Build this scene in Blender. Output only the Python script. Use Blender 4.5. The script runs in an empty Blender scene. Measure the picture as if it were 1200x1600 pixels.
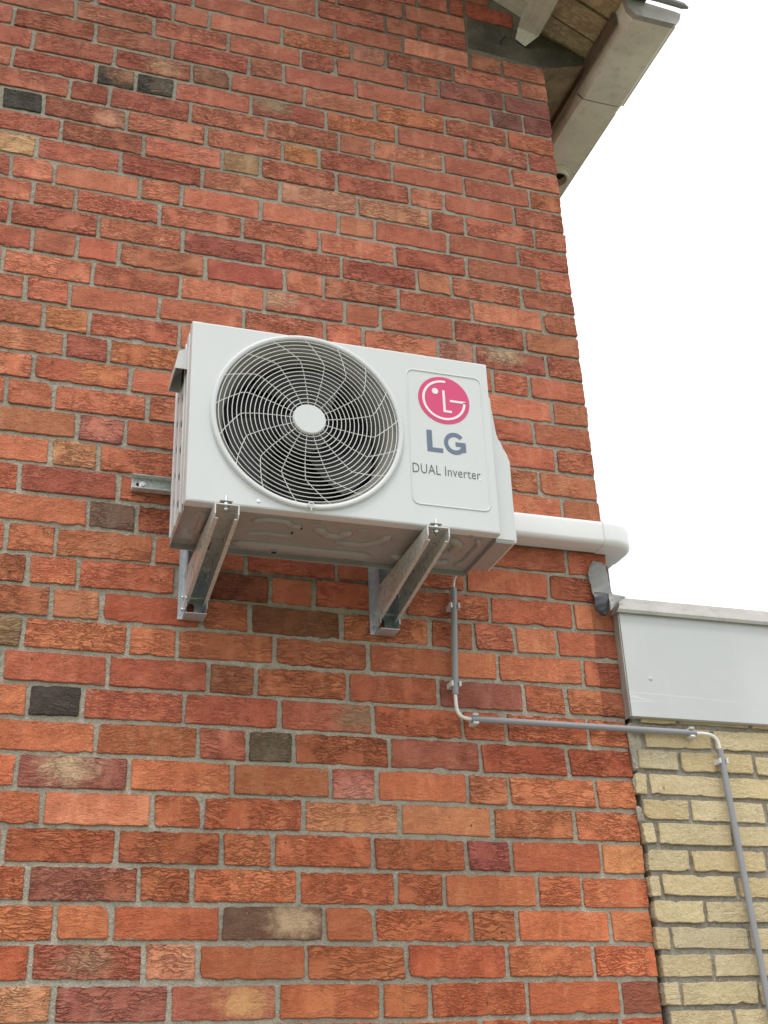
import bpy, bmesh, math, random
from mathutils import Vector, Matrix

# ------------------------------------------------------------------ camera, sky, sun
sc = bpy.context.scene
S = 0.0745            # height of one brick course (m)
Z0 = 1.80             # height of the middle of course 0 above the ground
CAM = Vector((-1.47590, -2.57553, Z0 - 0.20693))
CR = Vector((0.9519271, -0.30429285, -0.03522285))
CU = Vector((-0.10422022, -0.42984972, 0.8968653))
CF = Vector((0.28805023, 0.85007945, 0.44089907))
FPX = 1907.09         # focal length in pixels of the 1200 x 1600 photograph
cam = bpy.data.cameras.new('camera')
cam.sensor_fit = 'VERTICAL'
cam.sensor_height = 24.0
cam.sensor_width = 18.0
cam.lens = 24.0 * FPX / 1600.0
cam.clip_start = 0.05
cam.clip_end = 600.0
camo = bpy.data.objects.new('camera', cam)
sc.collection.objects.link(camo)
mw = Matrix((CR, CU, -CF)).transposed().to_4x4()
mw.translation = CAM
camo.matrix_world = mw
sc.camera = camo

SUN_EL, SUN_AZ = math.radians(70), math.radians(200)   # azimuth clockwise from +Y
world = bpy.data.worlds.new('World')
sc.world = world
world.use_nodes = True
wn = world.node_tree
wn.nodes.clear()
wo = wn.nodes.new('ShaderNodeOutputWorld')
bg = wn.nodes.new('ShaderNodeBackground')
sky = wn.nodes.new('ShaderNodeTexSky')
sky.sky_type = 'NISHITA'
sky.sun_disc = False
sky.sun_elevation = SUN_EL
sky.sun_rotation = SUN_AZ
sky.air_density = 1.0
sky.dust_density = 4.0
mx = wn.nodes.new('ShaderNodeMix')
mx.data_type = 'RGBA'
mx.inputs[0].default_value = 0.88                       # closed, even white cloud cover
mx.inputs[7].default_value = (10.0, 10.1, 10.25, 1)
wn.links.new(sky.outputs[0], mx.inputs[6])
wn.links.new(mx.outputs[2], bg.inputs[0])
bg.inputs[1].default_value = 0.105
wn.links.new(bg.outputs[0], wo.inputs[0])
sun = bpy.data.lights.new('sun', 'SUN')
sun.energy = 1.15
sun.angle = math.radians(16)
sun.color = (1.0, 0.965, 0.92)
suno = bpy.data.objects.new('sun', sun)
sc.collection.objects.link(suno)
sd = Vector((math.sin(SUN_AZ) * math.cos(SUN_EL), math.cos(SUN_AZ) * math.cos(SUN_EL), math.sin(SUN_EL)))
suno.rotation_euler = sd.to_track_quat('Z', 'Y').to_euler()
suno.location = (0, -6, 9)
sc.view_settings.view_transform = 'Standard'
sc.view_settings.look = 'None'
sc.view_settings.gamma = 1.0
sc.view_settings.use_curve_mapping = False
sc.view_settings.exposure = 0.62

rnd = random.Random(7)
V = Vector

# ------------------------------------------------------------------ material helpers
def lin(r, g, b):
    f = lambda c: (c / 255 / 12.92) if c <= 10 else ((c / 255 + 0.055) / 1.055) ** 2.4
    return (f(r), f(g), f(b))

class NT:
    def __init__(self, name):
        self.m = bpy.data.materials.new(name)
        self.m.use_nodes = True
        self.t = self.m.node_tree
        self.t.nodes.clear()
        self.o = self.n('ShaderNodeOutputMaterial')
        self.b = self.n('ShaderNodeBsdfPrincipled')
        self.t.links.new(self.b.outputs[0], self.o.inputs[0])
    def n(self, k, **kw):
        x = self.t.nodes.new(k)
        for a, v in kw.items():
            setattr(x, a, v)
        return x
    def put(self, node, i, v):
        if isinstance(v, bpy.types.NodeSocket):
            self.t.links.new(v, node.inputs[i])
        elif v is not None:
            s = node.inputs[i]
            if s.type == 'RGBA' and len(v) == 3:
                v = (*v, 1)
            s.default_value = v
    def math(self, op, a, b=None, c=None, clamp=False):
        x = self.n('ShaderNodeMath', operation=op, use_clamp=clamp)
        self.put(x, 0, a); self.put(x, 1, b); self.put(x, 2, c)
        return x.outputs[0]
    def vmath(self, op, a, b=None):
        x = self.n('ShaderNodeVectorMath', operation=op)
        self.put(x, 0, a); self.put(x, 1, b)
        return x.outputs[0]
    def noise(self, vec, scale, detail=3.0, rough=0.55, dist=0.0):
        x = self.n('ShaderNodeTexNoise')
        self.put(x, 'Vector', vec); self.put(x, 'Scale', scale); self.put(x, 'Detail', detail)
        self.put(x, 'Roughness', rough); self.put(x, 'Distortion', dist)
        return x.outputs[0]
    def noisec(self, vec, scale, detail=2.0):
        x = self.n('ShaderNodeTexNoise')
        self.put(x, 'Vector', vec); self.put(x, 'Scale', scale); self.put(x, 'Detail', detail)
        return x.outputs[1]
    def ramp(self, v, a, b, lo=0.0, hi=1.0):
        x = self.n('ShaderNodeMapRange', interpolation_type='SMOOTHSTEP')
        self.put(x, 0, v); self.put(x, 1, a); self.put(x, 2, b); self.put(x, 3, lo); self.put(x, 4, hi)
        return x.outputs[0]
    def mix(self, f, a, b, mode='MIX'):
        x = self.n('ShaderNodeMix', data_type='RGBA', blend_type=mode)
        self.put(x, 0, f); self.put(x, 6, a); self.put(x, 7, b)
        return x.outputs[2]
    def pos(self):
        return self.n('ShaderNodeNewGeometry').outputs['Position']
    def scale(self, vec, sx, sy, sz):
        return self.vmath('MULTIPLY', vec, (sx, sy, sz))
    def bump(self, h, strength, dist, prev=None):
        x = self.n('ShaderNodeBump')
        self.put(x, 'Height', h); self.put(x, 'Strength', strength); self.put(x, 'Distance', dist)
        if prev is not None:
            self.put(x, 'Normal', prev)
        return x.outputs[0]
    def done(self, col=None, rough=None, metal=None, normal=None, spec=None, coat=None):
        self.put(self.b, 'Base Color', col); self.put(self.b, 'Roughness', rough)
        self.put(self.b, 'Metallic', metal); self.put(self.b, 'Normal', normal)
        self.put(self.b, 'Specular IOR Level', spec)
        if coat is not None:
            self.put(self.b, 'Coat Weight', coat)
        return self.m

def brick_material(name, joined, creasy=1.0, yellow=False):
    t = NT(name)
    p = t.pos()
    oi = t.n('ShaderNodeObjectInfo')
    if joined:
        at = t.n('ShaderNodeAttribute', attribute_name='tint')
        base = at.outputs['Color']
        q = p
        rv = t.noise(p, 4.0, 0.0)
        patch_amt = None
    else:
        base = oi.outputs['Color']
        q = t.vmath('ADD', p, t.vmath('MULTIPLY', oi.outputs['Location'], (7.31, 5.13, 9.77)))
        rv = oi.outputs['Random']
        patch_amt = t.math('SUBTRACT', 1.0, oi.outputs['Alpha'])
    # colour: burnt blotches, salmon clouds, slanting kiln bands
    n1 = t.noise(q, 9.0, 5.0, 0.62)
    n2 = t.noise(t.scale(q, 22, 22, 7), 1.0, 4.0, 0.62)
    qx = t.n('ShaderNodeSeparateXYZ'); t.put(qx, 0, q)
    diag = t.math('ADD', t.math('MULTIPLY', qx.outputs[0], 10.0), t.math('MULTIPLY', qx.outputs[2], -19.0))
    cd = t.n('ShaderNodeCombineXYZ'); t.put(cd, 0, diag)
    n3 = t.noise(cd.outputs[0], 1.0, 2.0)
    if yellow:
        c1 = t.mix(t.ramp(n1, 0.42, 0.72, 0, 0.5), base, t.mix(1.0, base, (0.80, 0.765, 0.70), 'MULTIPLY'))
        c1 = t.mix(t.ramp(n2, 0.5, 0.75, 0, 0.4), c1, t.mix(1.0, base, (1.1, 1.12, 1.15), 'MULTIPLY'))
    else:
        c1 = t.mix(t.ramp(n1, 0.46, 0.68, 0, 0.55), base, t.mix(1.0, base, (0.70, 0.66, 0.65), 'MULTIPLY'))
        c1 = t.mix(t.ramp(n2, 0.48, 0.66, 0, 0.75), c1, t.mix(1.0, base, (1.17, 1.36, 1.38), 'MULTIPLY'))
        c1 = t.mix(t.ramp(n3, 0.54, 0.62, 0, 0.42), c1, t.mix(1.0, base, (1.2, 1.36, 1.3), 'MULTIPLY'))
        if patch_amt is not None:
            pa = t.n('ShaderNodeAttribute', attribute_type='OBJECT', attribute_name='patch')
            ob = t.n('ShaderNodeTexCoord')
            so = t.n('ShaderNodeSeparateXYZ'); t.put(so, 0, ob.outputs['Object'])
            sh = t.n('ShaderNodeAttribute', attribute_type='OBJECT', attribute_name='patch_at')
            ss = t.n('ShaderNodeSeparateXYZ'); t.put(ss, 0, sh.outputs['Vector'])
            dx = t.math('DIVIDE', t.math('SUBTRACT', so.outputs[0], ss.outputs[0]), 0.055)
            dz = t.math('DIVIDE', t.math('SUBTRACT', so.outputs[2], ss.outputs[2]), 0.034)
            rr = t.math('SQRT', t.math('ADD', t.math('MULTIPLY', dx, dx), t.math('MULTIPLY', dz, dz)))
            rr = t.math('ADD', rr, t.math('MULTIPLY', t.math('SUBTRACT', t.noise(q, 45.0, 5.0, 0.7), 0.5), 2.2))
            c1 = t.mix(t.math('MULTIPLY', t.ramp(rr, 1.5, 0.2), patch_amt), c1, pa.outputs['Color'])
    if not joined:
        # darker arrises
        tg = t.n('ShaderNodeTexCoord')
        sg = t.n('ShaderNodeSeparateXYZ'); t.put(sg, 0, tg.outputs['Generated'])
        sa = t.n('ShaderNodeAttribute', attribute_type='OBJECT', attribute_name='span')
        ez = t.math('MULTIPLY', t.math('SUBTRACT', 0.5, t.math('ABSOLUTE', t.math('SUBTRACT', sg.outputs[2], 0.5))), 0.064)
        ex = t.math('MULTIPLY', t.math('SUBTRACT', 0.5, t.math('ABSOLUTE', t.math('SUBTRACT', sg.outputs[0], 0.5))), sa.outputs['Fac'])
        ed = t.math('ADD', t.math('MINIMUM', ez, ex), t.math('MULTIPLY', t.math('SUBTRACT', t.noise(q, 55.0, 4.0, 0.7), 0.5), 0.009))
        rim = t.math('MULTIPLY', t.ramp(ed, 0.0048, 0.0012), 0.25 if yellow else 0.42)
        c1 = t.mix(rim, c1, t.mix(1.0, c1, (0.50, 0.46, 0.46), 'MULTIPLY'))
    if not joined:
        # film of mortar left along some edges
        ed2 = t.math('ADD', t.math('MINIMUM', ez, ex), t.math('MULTIPLY', t.math('SUBTRACT', t.noise(q, 38.0, 5.0, 0.72), 0.5), 0.016))
        film = t.math('MULTIPLY', t.ramp(ed2, 0.0022, -0.0006), t.ramp(t.noise(q, 14.0, 2.0), 0.46, 0.62, 0.0, 0.75))
        c1 = t.mix(film, c1, (0.46, 0.40, 0.32))
    # wrinkles of the hand-thrown clay: thin wavy, mostly level folds
    warp = t.vmath('MULTIPLY', t.vmath('SUBTRACT', t.noisec(q, 30.0), (0.5, 0.5, 0.5)), (0.020, 0.0, 0.021))
    qw = t.vmath('ADD', q, warp)
    if not joined:                    # coarser or finer folds from brick to brick
        sx = t.n('ShaderNodeVectorMath', operation='SCALE')
        t.put(sx, 0, qw); t.put(sx, 'Scale', t.math('ADD', 0.68, t.math('MULTIPLY', t.math('FRACT', t.math('MULTIPLY', rv, 7.13)), 0.75)))
        qw = sx.outputs[0]
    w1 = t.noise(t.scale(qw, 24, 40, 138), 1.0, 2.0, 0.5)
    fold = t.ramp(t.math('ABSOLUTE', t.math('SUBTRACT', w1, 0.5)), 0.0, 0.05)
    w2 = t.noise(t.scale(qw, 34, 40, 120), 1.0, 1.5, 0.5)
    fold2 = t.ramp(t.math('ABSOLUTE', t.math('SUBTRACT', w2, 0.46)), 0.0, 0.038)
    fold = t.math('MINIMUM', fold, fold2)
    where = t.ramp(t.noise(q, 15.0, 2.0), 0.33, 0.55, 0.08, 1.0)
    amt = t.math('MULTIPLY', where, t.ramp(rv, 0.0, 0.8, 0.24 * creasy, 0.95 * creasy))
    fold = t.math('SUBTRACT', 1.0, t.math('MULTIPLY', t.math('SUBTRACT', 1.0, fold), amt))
    c1 = t.mix(t.math('MULTIPLY', t.math('SUBTRACT', 1.0, fold), 0.60), c1, t.mix(1.0, c1, (0.44, 0.40, 0.40), 'MULTIPLY'))  # crease dirt and shade painted into the colour together
    c1 = t.mix(t.math('MULTIPLY', t.ramp(w1, 0.56, 0.70), t.math('MULTIPLY', amt, 0.45)), c1, t.mix(1.0, c1, (1.25, 1.38, 1.40), 'MULTIPLY'))  # relief highlight painted into the colour of the ridges
    grain = t.noise(q, 330.0, 3.0, 0.75)
    mid = t.noise(q, 75.0, 5.0, 0.7)
    c1 = t.mix(t.ramp(grain, 0.32, 0.62, 0.42, 0.0), c1, t.mix(1.0, c1, (0.55, 0.52, 0.52), 'MULTIPLY'))
    c1 = t.mix(t.ramp(mid, 0.52, 0.70, 0.0, 0.42), c1, t.mix(1.0, c1, (1.24, 1.32, 1.34), 'MULTIPLY'))
    c1 = t.mix(t.ramp(mid, 0.45, 0.28, 0.0, 0.5), c1, t.mix(1.0, c1, (0.64, 0.60, 0.62), 'MULTIPLY'))
    # black pits and lime specks
    vo = t.n('ShaderNodeTexVoronoi'); t.put(vo, 'Vector', t.vmath('ADD', q, t.vmath('MULTIPLY', t.noisec(q, 120.0), (0.008, 0.008, 0.008)))); t.put(vo, 'Scale', 42.0)
    vs = t.n('ShaderNodeSeparateColor'); t.put(vs, 0, vo.outputs['Color'])
    pit = t.math('MULTIPLY', t.ramp(vo.outputs['Distance'], 0.17, 0.06), t.ramp(vs.outputs[0], 0.93, 0.95))
    c1 = t.mix(t.math('MULTIPLY', pit, 0.7), c1, (0.03, 0.02, 0.017))
    lime = t.math('MULTIPLY', t.ramp(vo.outputs['Distance'], 0.12, 0.03), t.ramp(vs.outputs[1], 0.975, 0.98))
    c1 = t.mix(t.math('MULTIPLY', lime, 0.6), c1, (0.6, 0.55, 0.47))
    if not yellow:
        # strip of old bitumen left on the bricks beside the fascia panel
        sp = t.n('ShaderNodeSeparateXYZ'); t.put(sp, 0, p)
        wob = t.math('MULTIPLY', t.math('SUBTRACT', t.noise(p, 60.0, 2.0), 0.5), 0.006)
        bx = t.math('ADD', sp.outputs[0], wob)
        st = t.math('MULTIPLY', t.ramp(bx, -0.062, -0.059), t.ramp(sp.outputs[2], Z0 + 0.565, Z0 + 0.60))
        st = t.math('MULTIPLY', st, t.ramp(sp.outputs[2], Z0 + 0.925, Z0 + 0.90))
        c1 = t.mix(t.math('MULTIPLY', st, 0.55), c1, t.mix(1.0, c1, (0.30, 0.24, 0.30), 'MULTIPLY'))
    relief = t.math('ADD', t.math('MULTIPLY', fold, 0.8), t.math('MULTIPLY', t.math('MULTIPLY', w1, amt), 2.2))
    h = t.math('ADD', relief, t.math('MULTIPLY', mid, 1.3))
    nb = t.bump(h, 1.0, 0.0036)
    nb = t.bump(grain, 0.8, 0.0014, nb)
    return t.done(c1, 0.93, 0.0, nb, 0.2)

def mortar_material(name, col, dark=0.6):
    t = NT(name)
    p = t.pos()
    a = t.noise(p, 14.0, 4.0, 0.6)
    g = t.noise(p, 260.0, 3.0, 0.7)
    m = t.noise(p, 70.0, 4.0, 0.65)
    c = t.mix(t.ramp(a, 0.35, 0.7), col, tuple(v * 1.22 for v in col))
    c = t.mix(t.ramp(t.noise(p, 2.2, 3.0), 0.40, 0.62, 0.0, 0.55), c, tuple(v * 0.72 for v in col))
    c = t.mix(t.ramp(g, 0.36, 0.7, 0.0, 0.55), c, tuple(v * dark for v in col))
    c = t.mix(t.ramp(m, 0.56, 0.72, 0.0, 0.6), c, tuple(min(1, v * 1.35) for v in col))
    c = t.mix(t.ramp(m, 0.44, 0.30, 0.0, 0.65), c, tuple(v * 0.55 for v in col))
    sp = t.n('ShaderNodeSeparateXYZ'); t.put(sp, 0, p)
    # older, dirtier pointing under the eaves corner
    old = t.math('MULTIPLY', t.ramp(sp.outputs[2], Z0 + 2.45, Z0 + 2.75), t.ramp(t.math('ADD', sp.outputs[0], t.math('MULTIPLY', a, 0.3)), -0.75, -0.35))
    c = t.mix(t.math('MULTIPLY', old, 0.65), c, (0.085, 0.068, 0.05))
    nb = t.bump(m, 1.0, 0.008)
    nb = t.bump(g, 1.0, 0.0026, nb)
    return t.done(c, 0.95, 0.0, nb, 0.15)

def painted(name, col, rough=0.35, spot=0.03, bump=0.0, metal=0.0, spec=0.5, dirt=0.0, dirtcol=(0.2, 0.18, 0.14)):
    t = NT(name)
    p = t.pos()
    a = t.noise(p, 7.0, 4.0, 0.6)
    c = t.mix(t.ramp(a, 0.3, 0.7), tuple(v * (1 - spot) for v in col), tuple(min(1, v * (1 + spot)) for v in col))
    if dirt:
        d = t.noise(t.scale(p, 30, 30, 7), 1.0, 5.0, 0.7)
        c = t.mix(t.ramp(d, 0.5, 0.8, 0, dirt), c, dirtcol)
    r = t.ramp(t.noise(p, 25.0, 3.0), 0.3, 0.7, rough * 0.85, rough * 1.2)
    nb = None
    if bump:
        nb = t.bump(t.noise(p, 9.0, 2.0), bump, 0.01)
    return t.done(c, r, metal, nb, spec)

def galvanised(name, col=(0.55, 0.55, 0.52), rough=0.38, metal=0.85):
    t = NT(name)
    p = t.pos()
    vo = t.n('ShaderNodeTexVoronoi'); t.put(vo, 'Vector', p); t.put(vo, 'Scale', 120.0)
    vs = t.n('ShaderNodeSeparateColor'); t.put(vs, 0, vo.outputs['Color'])
    c = t.mix(vs.outputs[0], tuple(v * 0.9 for v in col), tuple(v * 1.08 for v in col))
    n = t.noise(p, 40.0, 4.0)
    c = t.mix(t.ramp(n, 0.55, 0.8, 0, 0.4), c, tuple(v * 0.62 for v in col))
    return t.done(c, t.ramp(n, 0.3, 0.7, rough * 0.8, rough * 1.3), metal, None, 0.5)

def wood(name, a, b, rough=0.85, axis=0, knots=True):
    t = NT(name)
    p = t.pos()
    k = (4, 90, 90) if axis == 0 else (90, 4, 90)
    warp = t.vmath('MULTIPLY', t.vmath('SUBTRACT', t.noisec(p, 9.0), (0.5, 0.5, 0.5)), (0.03, 0.03, 0.03))
    q = t.vmath('ADD', p, warp)
    g = t.noise(t.scale(q, *k), 1.0, 4.0, 0.6)
    l = t.noise(p, 12.0, 4.0, 0.6)
    c = t.mix(t.ramp(g, 0.3, 0.7), a, b)
    c = t.mix(t.ramp(l, 0.42, 0.75, 0, 0.6), c, tuple(v * 0.55 for v in a))
    if knots:
        cr = t.ramp(t.math('ABSOLUTE', t.math('SUBTRACT', g, 0.47)), 0.0, 0.02, 0.75, 0.0)
        c = t.mix(cr, c, tuple(v * 0.25 for v in a))
    return t.done(c, rough, 0.0, t.bump(g, 0.7, 0.003), 0.25)

def concrete(name, col, spots=0.5):
    t = NT(name)
    p = t.pos()
    a = t.noise(p, 9.0, 5.0, 0.65)
    g = t.noise(p, 150.0, 3.0, 0.7)
    vo = t.n('ShaderNodeTexVoronoi'); t.put(vo, 'Vector', p); t.put(vo, 'Scale', 90.0)
    vs = t.n('ShaderNodeSeparateColor'); t.put(vs, 0, vo.outputs['Color'])
    c = t.mix(t.ramp(a, 0.35, 0.68), tuple(v * 0.62 for v in col), tuple(v * 1.15 for v in col))
    ag = t.math('MULTIPLY', t.ramp(vo.outputs['Distance'], 0.4, 0.25), t.ramp(vs.outputs[0], 0.86, 0.9))
    c = t.mix(t.math('MULTIPLY', ag, spots), c, (0.36, 0.30, 0.22))
    nb = t.bump(a, 0.7, 0.012)
    nb = t.bump(g, 0.7, 0.003, nb)
    return t.done(c, 0.95, 0.0, nb, 0.15)

M = {}
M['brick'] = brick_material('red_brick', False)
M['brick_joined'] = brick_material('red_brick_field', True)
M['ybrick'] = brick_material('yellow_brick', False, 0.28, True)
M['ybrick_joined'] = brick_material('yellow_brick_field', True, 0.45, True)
M['mortar'] = mortar_material('grey_mortar', (0.45, 0.408, 0.330))
M['ymortar'] = mortar_material('dark_mortar', (0.36, 0.33, 0.285), 0.55)
M['white'] = painted('white_enamel', (0.615, 0.63, 0.63), 0.42, 0.012, 0.0, 0.0, 0.4, 0.05, (0.5, 0.5, 0.47))
M['whitepl'] = painted('white_plastic', (0.76, 0.75, 0.72), 0.4, 0.02)
M['base'] = painted('base_pan_enamel', (0.33, 0.315, 0.30), 0.12, 0.05, 0.2, 0.0, 0.6, 0.3, (0.16, 0.13, 0.11))
M['wire'] = painted('grille_wire', (0.64, 0.64, 0.62), 0.4, 0.01)
M['shroud'] = painted('fan_shroud', (0.24, 0.235, 0.21), 0.5, 0.05)
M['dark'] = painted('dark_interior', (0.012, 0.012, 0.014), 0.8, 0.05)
M['blade'] = painted('fan_blade_plastic', (0.03, 0.03, 0.031), 0.45, 0.05)
M['fins'] = painted('coil_fins', (0.06, 0.06, 0.065), 0.5, 0.05, 0.0, 0.4)
M['pink'] = painted('pink_print', lin(205, 62, 112), 0.45, 0.01)
M['pinkline'] = painted('pale_print', (0.80, 0.74, 0.74), 0.45, 0.01)
M['greyprint'] = painted('slate_print', lin(98, 112, 132), 0.45, 0.01)
M['darkprint'] = painted('dark_grey_print', lin(88, 92, 96), 0.45, 0.01)
M['galv'] = galvanised('galvanised_steel', (0.56, 0.60, 0.64), 0.36, 0.6)
M['galvpaint'] = galvanised('olive_grey_galvanised_steel', (0.60, 0.625, 0.60), 0.30, 0.3)
M['zincbolt'] = galvanised('bright_zinc', (0.68, 0.71, 0.74), 0.25, 0.9)
M['trunk'] = painted('white_trunking_plastic', (0.76, 0.765, 0.765), 0.38, 0.015)
M['cond'] = painted('grey_conduit_plastic', lin(142, 143, 146), 0.4, 0.03)
M['clip'] = painted('pale_clip_plastic', (0.66, 0.66, 0.66), 0.45, 0.03)
M['cable'] = painted('white_cable', (0.74, 0.72, 0.69), 0.45, 0.02)
M['lead'] = painted('lead_sheet', (0.25, 0.245, 0.235), 0.55, 0.15, 0.6, 0.1, 0.5, 0.4, (0.36, 0.35, 0.32))
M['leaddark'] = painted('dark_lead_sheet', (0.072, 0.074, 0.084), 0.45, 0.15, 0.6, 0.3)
M['coping'] = painted('weathered_aluminium', (0.40, 0.385, 0.355), 0.5, 0.14, 0.0, 0.3, 0.5, 0.8, (0.25, 0.23, 0.20))
M['concrete'] = concrete('dark_concrete', (0.115, 0.10, 0.078), 0.15)
M['corbel'] = concrete('eaves_concrete', (0.30, 0.225, 0.15))
M['woodraw'] = wood('weathered_board', (0.38, 0.28, 0.165), (0.54, 0.425, 0.28))
M['shadestrip'] = wood('gutter_shade_brown', (0.13, 0.085, 0.06), (0.19, 0.13, 0.09), 0.8, 1)
M['woodpaint'] = wood('painted_board', (0.56, 0.52, 0.42), (0.64, 0.60, 0.49), 0.6, 0, False)
M['woodbeam'] = wood('painted_batten', (0.46, 0.425, 0.335), (0.55, 0.51, 0.41), 0.6, 1, False)
M['zinc'] = painted('weathered_zinc', (0.80, 0.75, 0.655), 0.45, 0.12, 0.1, 0.1, 0.5, 0.55, (0.46, 0.40, 0.33))
M['zincbright'] = painted('bright_zinc_lip', (0.80, 0.78, 0.70), 0.4, 0.05)
M['zincgrey'] = painted('grey_zinc', (0.27, 0.275, 0.28), 0.45, 0.1, 0.0, 0.4, 0.5, 0.3, (0.2, 0.2, 0.19))
M['roofblock'] = painted('light_block_roof', (0.09, 0.07, 0.06), 0.8, 0.2)
M['bouncepave'] = concrete('bounce_paving_slab', (0.40, 0.37, 0.33), 0.2)
def fascia_material():
    t = NT('fascia_aluminium')
    p = t.pos()
    a = t.noise(t.scale(p, 2.2, 2, 2.8), 1.0, 3.0)
    c = t.mix(t.ramp(a, 0.35, 0.65), (0.53, 0.545, 0.545), (0.60, 0.612, 0.61))
    st = t.noise(t.scale(p, 45, 40, 3.0), 1.0, 3.0, 0.6)
    c = t.mix(t.ramp(st, 0.55, 0.75, 0, 0.12), c, (0.68, 0.69, 0.68))
    du = t.noise(p, 5.0, 5.0, 0.65)
    c = t.mix(t.ramp(du, 0.48, 0.75, 0, 0.3), c, (0.47, 0.475, 0.465))
    # pale scratches near the lower edge
    sp = t.n('ShaderNodeSeparateXYZ'); t.put(sp, 0, p)
    nz = t.math('MULTIPLY', t.math('SUBTRACT', t.noise(t.scale(p, 6, 0, 0), 1.0, 3.0), 0.5), 0.012)
    for zc, sl, x1 in ((0.695, -0.02, 0.42), (0.684, -0.10, 0.10), (0.690, -0.32, 0.085), (0.671, 0.05, 0.12)):
        ln = t.math('ADD', t.math('ADD', t.math('SUBTRACT', sp.outputs[2], Z0 + zc), nz), t.math('MULTIPLY', sp.outputs[0], -sl))
        k = t.math('MULTIPLY', t.ramp(t.math('ABSOLUTE', ln), 0.0014, 0.0003), t.ramp(sp.outputs[0], x1, x1 * 0.4))
        c = t.mix(t.math('MULTIPLY', k, 0.4), c, (0.8, 0.81, 0.81))
    return t.done(c, t.ramp(a, 0.3, 0.7, 0.5, 0.6), 0.0, None, 0.4)
M['fascia'] = fascia_material()
def grass_material():
    t = NT('lawn')
    p = t.pos()
    a = t.noise(p, 0.6, 4.0); b = t.noise(p, 40.0, 4.0, 0.7)
    c = t.mix(t.ramp(a, 0.3, 0.7), (0.085, 0.13, 0.035), (0.12, 0.16, 0.05))
    c = t.mix(t.ramp(b, 0.35, 0.7), c, (0.05, 0.085, 0.02))
    return t.done(c, 0.95, 0.0, t.bump(b, 1.0, 0.03), 0.2)
M['grass'] = grass_material()

# ------------------------------------------------------------------ object helpers
COL = sc.collection
ORG = {}
def tag(o, label=None, cat=None, group=None, kind=None):
    if label: o['label'] = label
    if cat: o['category'] = cat
    if group: o['group'] = group
    if kind: o['kind'] = kind
    return o
def empty(name, loc, label, cat, group=None):
    o = bpy.data.objects.new(name, None)
    o.empty_display_size = 0.05
    COL.objects.link(o)
    o.location = loc
    ORG[o.name] = V(loc)
    return tag(o, label, cat, group)
def obj(name, bm, mat, parent=None, loc=None, smooth=None):
    """bm holds world coordinates; origin goes to loc, or to the parent's origin"""
    base = ORG[parent.name] if parent else V((0, 0, 0))
    org = V(loc) if loc is not None else base
    me = bpy.data.meshes.new(name)
    bmesh.ops.translate(bm, verts=bm.verts, vec=-org)
    bmesh.ops.recalc_face_normals(bm, faces=bm.faces)
    if smooth:
        for f in bm.faces: f.smooth = True
        for e in bm.edges:
            if len(e.link_faces) == 2 and e.calc_face_angle(0) > math.radians(smooth):
                e.smooth = False
    bm.to_mesh(me); bm.free()
    mats = mat if isinstance(mat, (list, tuple)) else [mat]
    for m in mats: me.materials.append(M[m])
    o = bpy.data.objects.new(name, me)
    COL.objects.link(o)
    if parent:
        o.parent = parent
    o.location = org - base
    ORG[o.name] = org
    return o
def box(bm, lo, hi, bev=0.0, seg=2):
    r = bmesh.ops.create_cube(bm, size=1.0)
    vs = r['verts']
    c = [(a + b) / 2 for a, b in zip(lo, hi)]; s = [b - a for a, b in zip(lo, hi)]
    for v in vs:
        v.co = V((c[0] + v.co.x * s[0], c[1] + v.co.y * s[1], c[2] + v.co.z * s[2]))
    if bev:
        es = {e for v in vs for e in v.link_edges}
        bmesh.ops.bevel(bm, geom=list(es), offset=bev, segments=seg, affect='EDGES', profile=0.5)
    return bm
def B(lo, hi, bev=0.0, seg=2):
    return box(bmesh.new(), lo, hi, bev, seg)
def tube(bm, pts, r, seg=10, closed=False, caps=True):
    pts = [V(p) for p in pts]
    n = len(pts)
    up = None; rings = []
    for i, p in enumerate(pts):
        if closed:
            d = (pts[(i + 1) % n] - pts[i - 1]).normalized()
        else:
            d = (pts[min(i + 1, n - 1)] - pts[max(i - 1, 0)]).normalized()
        if up is None:
            up = d.orthogonal().normalized()
        up = (up - d * up.dot(d)).normalized()
        w = d.cross(up)
        rr = r[i] if isinstance(r, (list, tuple)) else r
        rings.append([bm.verts.new(p + (up * math.cos(2 * math.pi * k / seg) + w * math.sin(2 * math.pi * k / seg)) * rr) for k in range(seg)])
    m = n if closed else n - 1
    for i in range(m):
        a, b = rings[i], rings[(i + 1) % n]
        for k in range(seg):
            try: bm.faces.new((a[k], a[(k + 1) % seg], b[(k + 1) % seg], b[k]))
            except ValueError: pass
    if caps and not closed:
        bm.faces.new(rings[0][::-1]); bm.faces.new(rings[-1])
    return bm
def torus_y(bm, cx, cy, cz, R, r, n=72, seg=6):
    """ring in a plane of constant y (closed exactly)"""
    rings = []
    for i in range(n):
        a = 2 * math.pi * i / n
        rings.append([bm.verts.new((cx + (R + r * math.cos(t)) * math.cos(a), cy + r * math.sin(t), cz + (R + r * math.cos(t)) * math.sin(a)))
                      for t in [2 * math.pi * k / seg for k in range(seg)]])
    for i in range(n):
        a, b = rings[i], rings[(i + 1) % n]
        for k in range(seg):
            bm.faces.new((a[k], a[(k + 1) % seg], b[(k + 1) % seg], b[k]))
    return bm
def prism(bm, poly, fn, t0, t1):
    """extrude a 2D polygon: fn(u, v, t) -> world point"""
    a = [bm.verts.new(fn(u, v, t0)) for u, v in poly]
    b = [bm.verts.new(fn(u, v, t1)) for u, v in poly]
    n = len(poly)
    bm.faces.new(a); bm.faces.new(b[::-1])
    for i in range(n):
        bm.faces.new((a[i], b[i], b[(i + 1) % n], a[(i + 1) % n]))
    return bm
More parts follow.
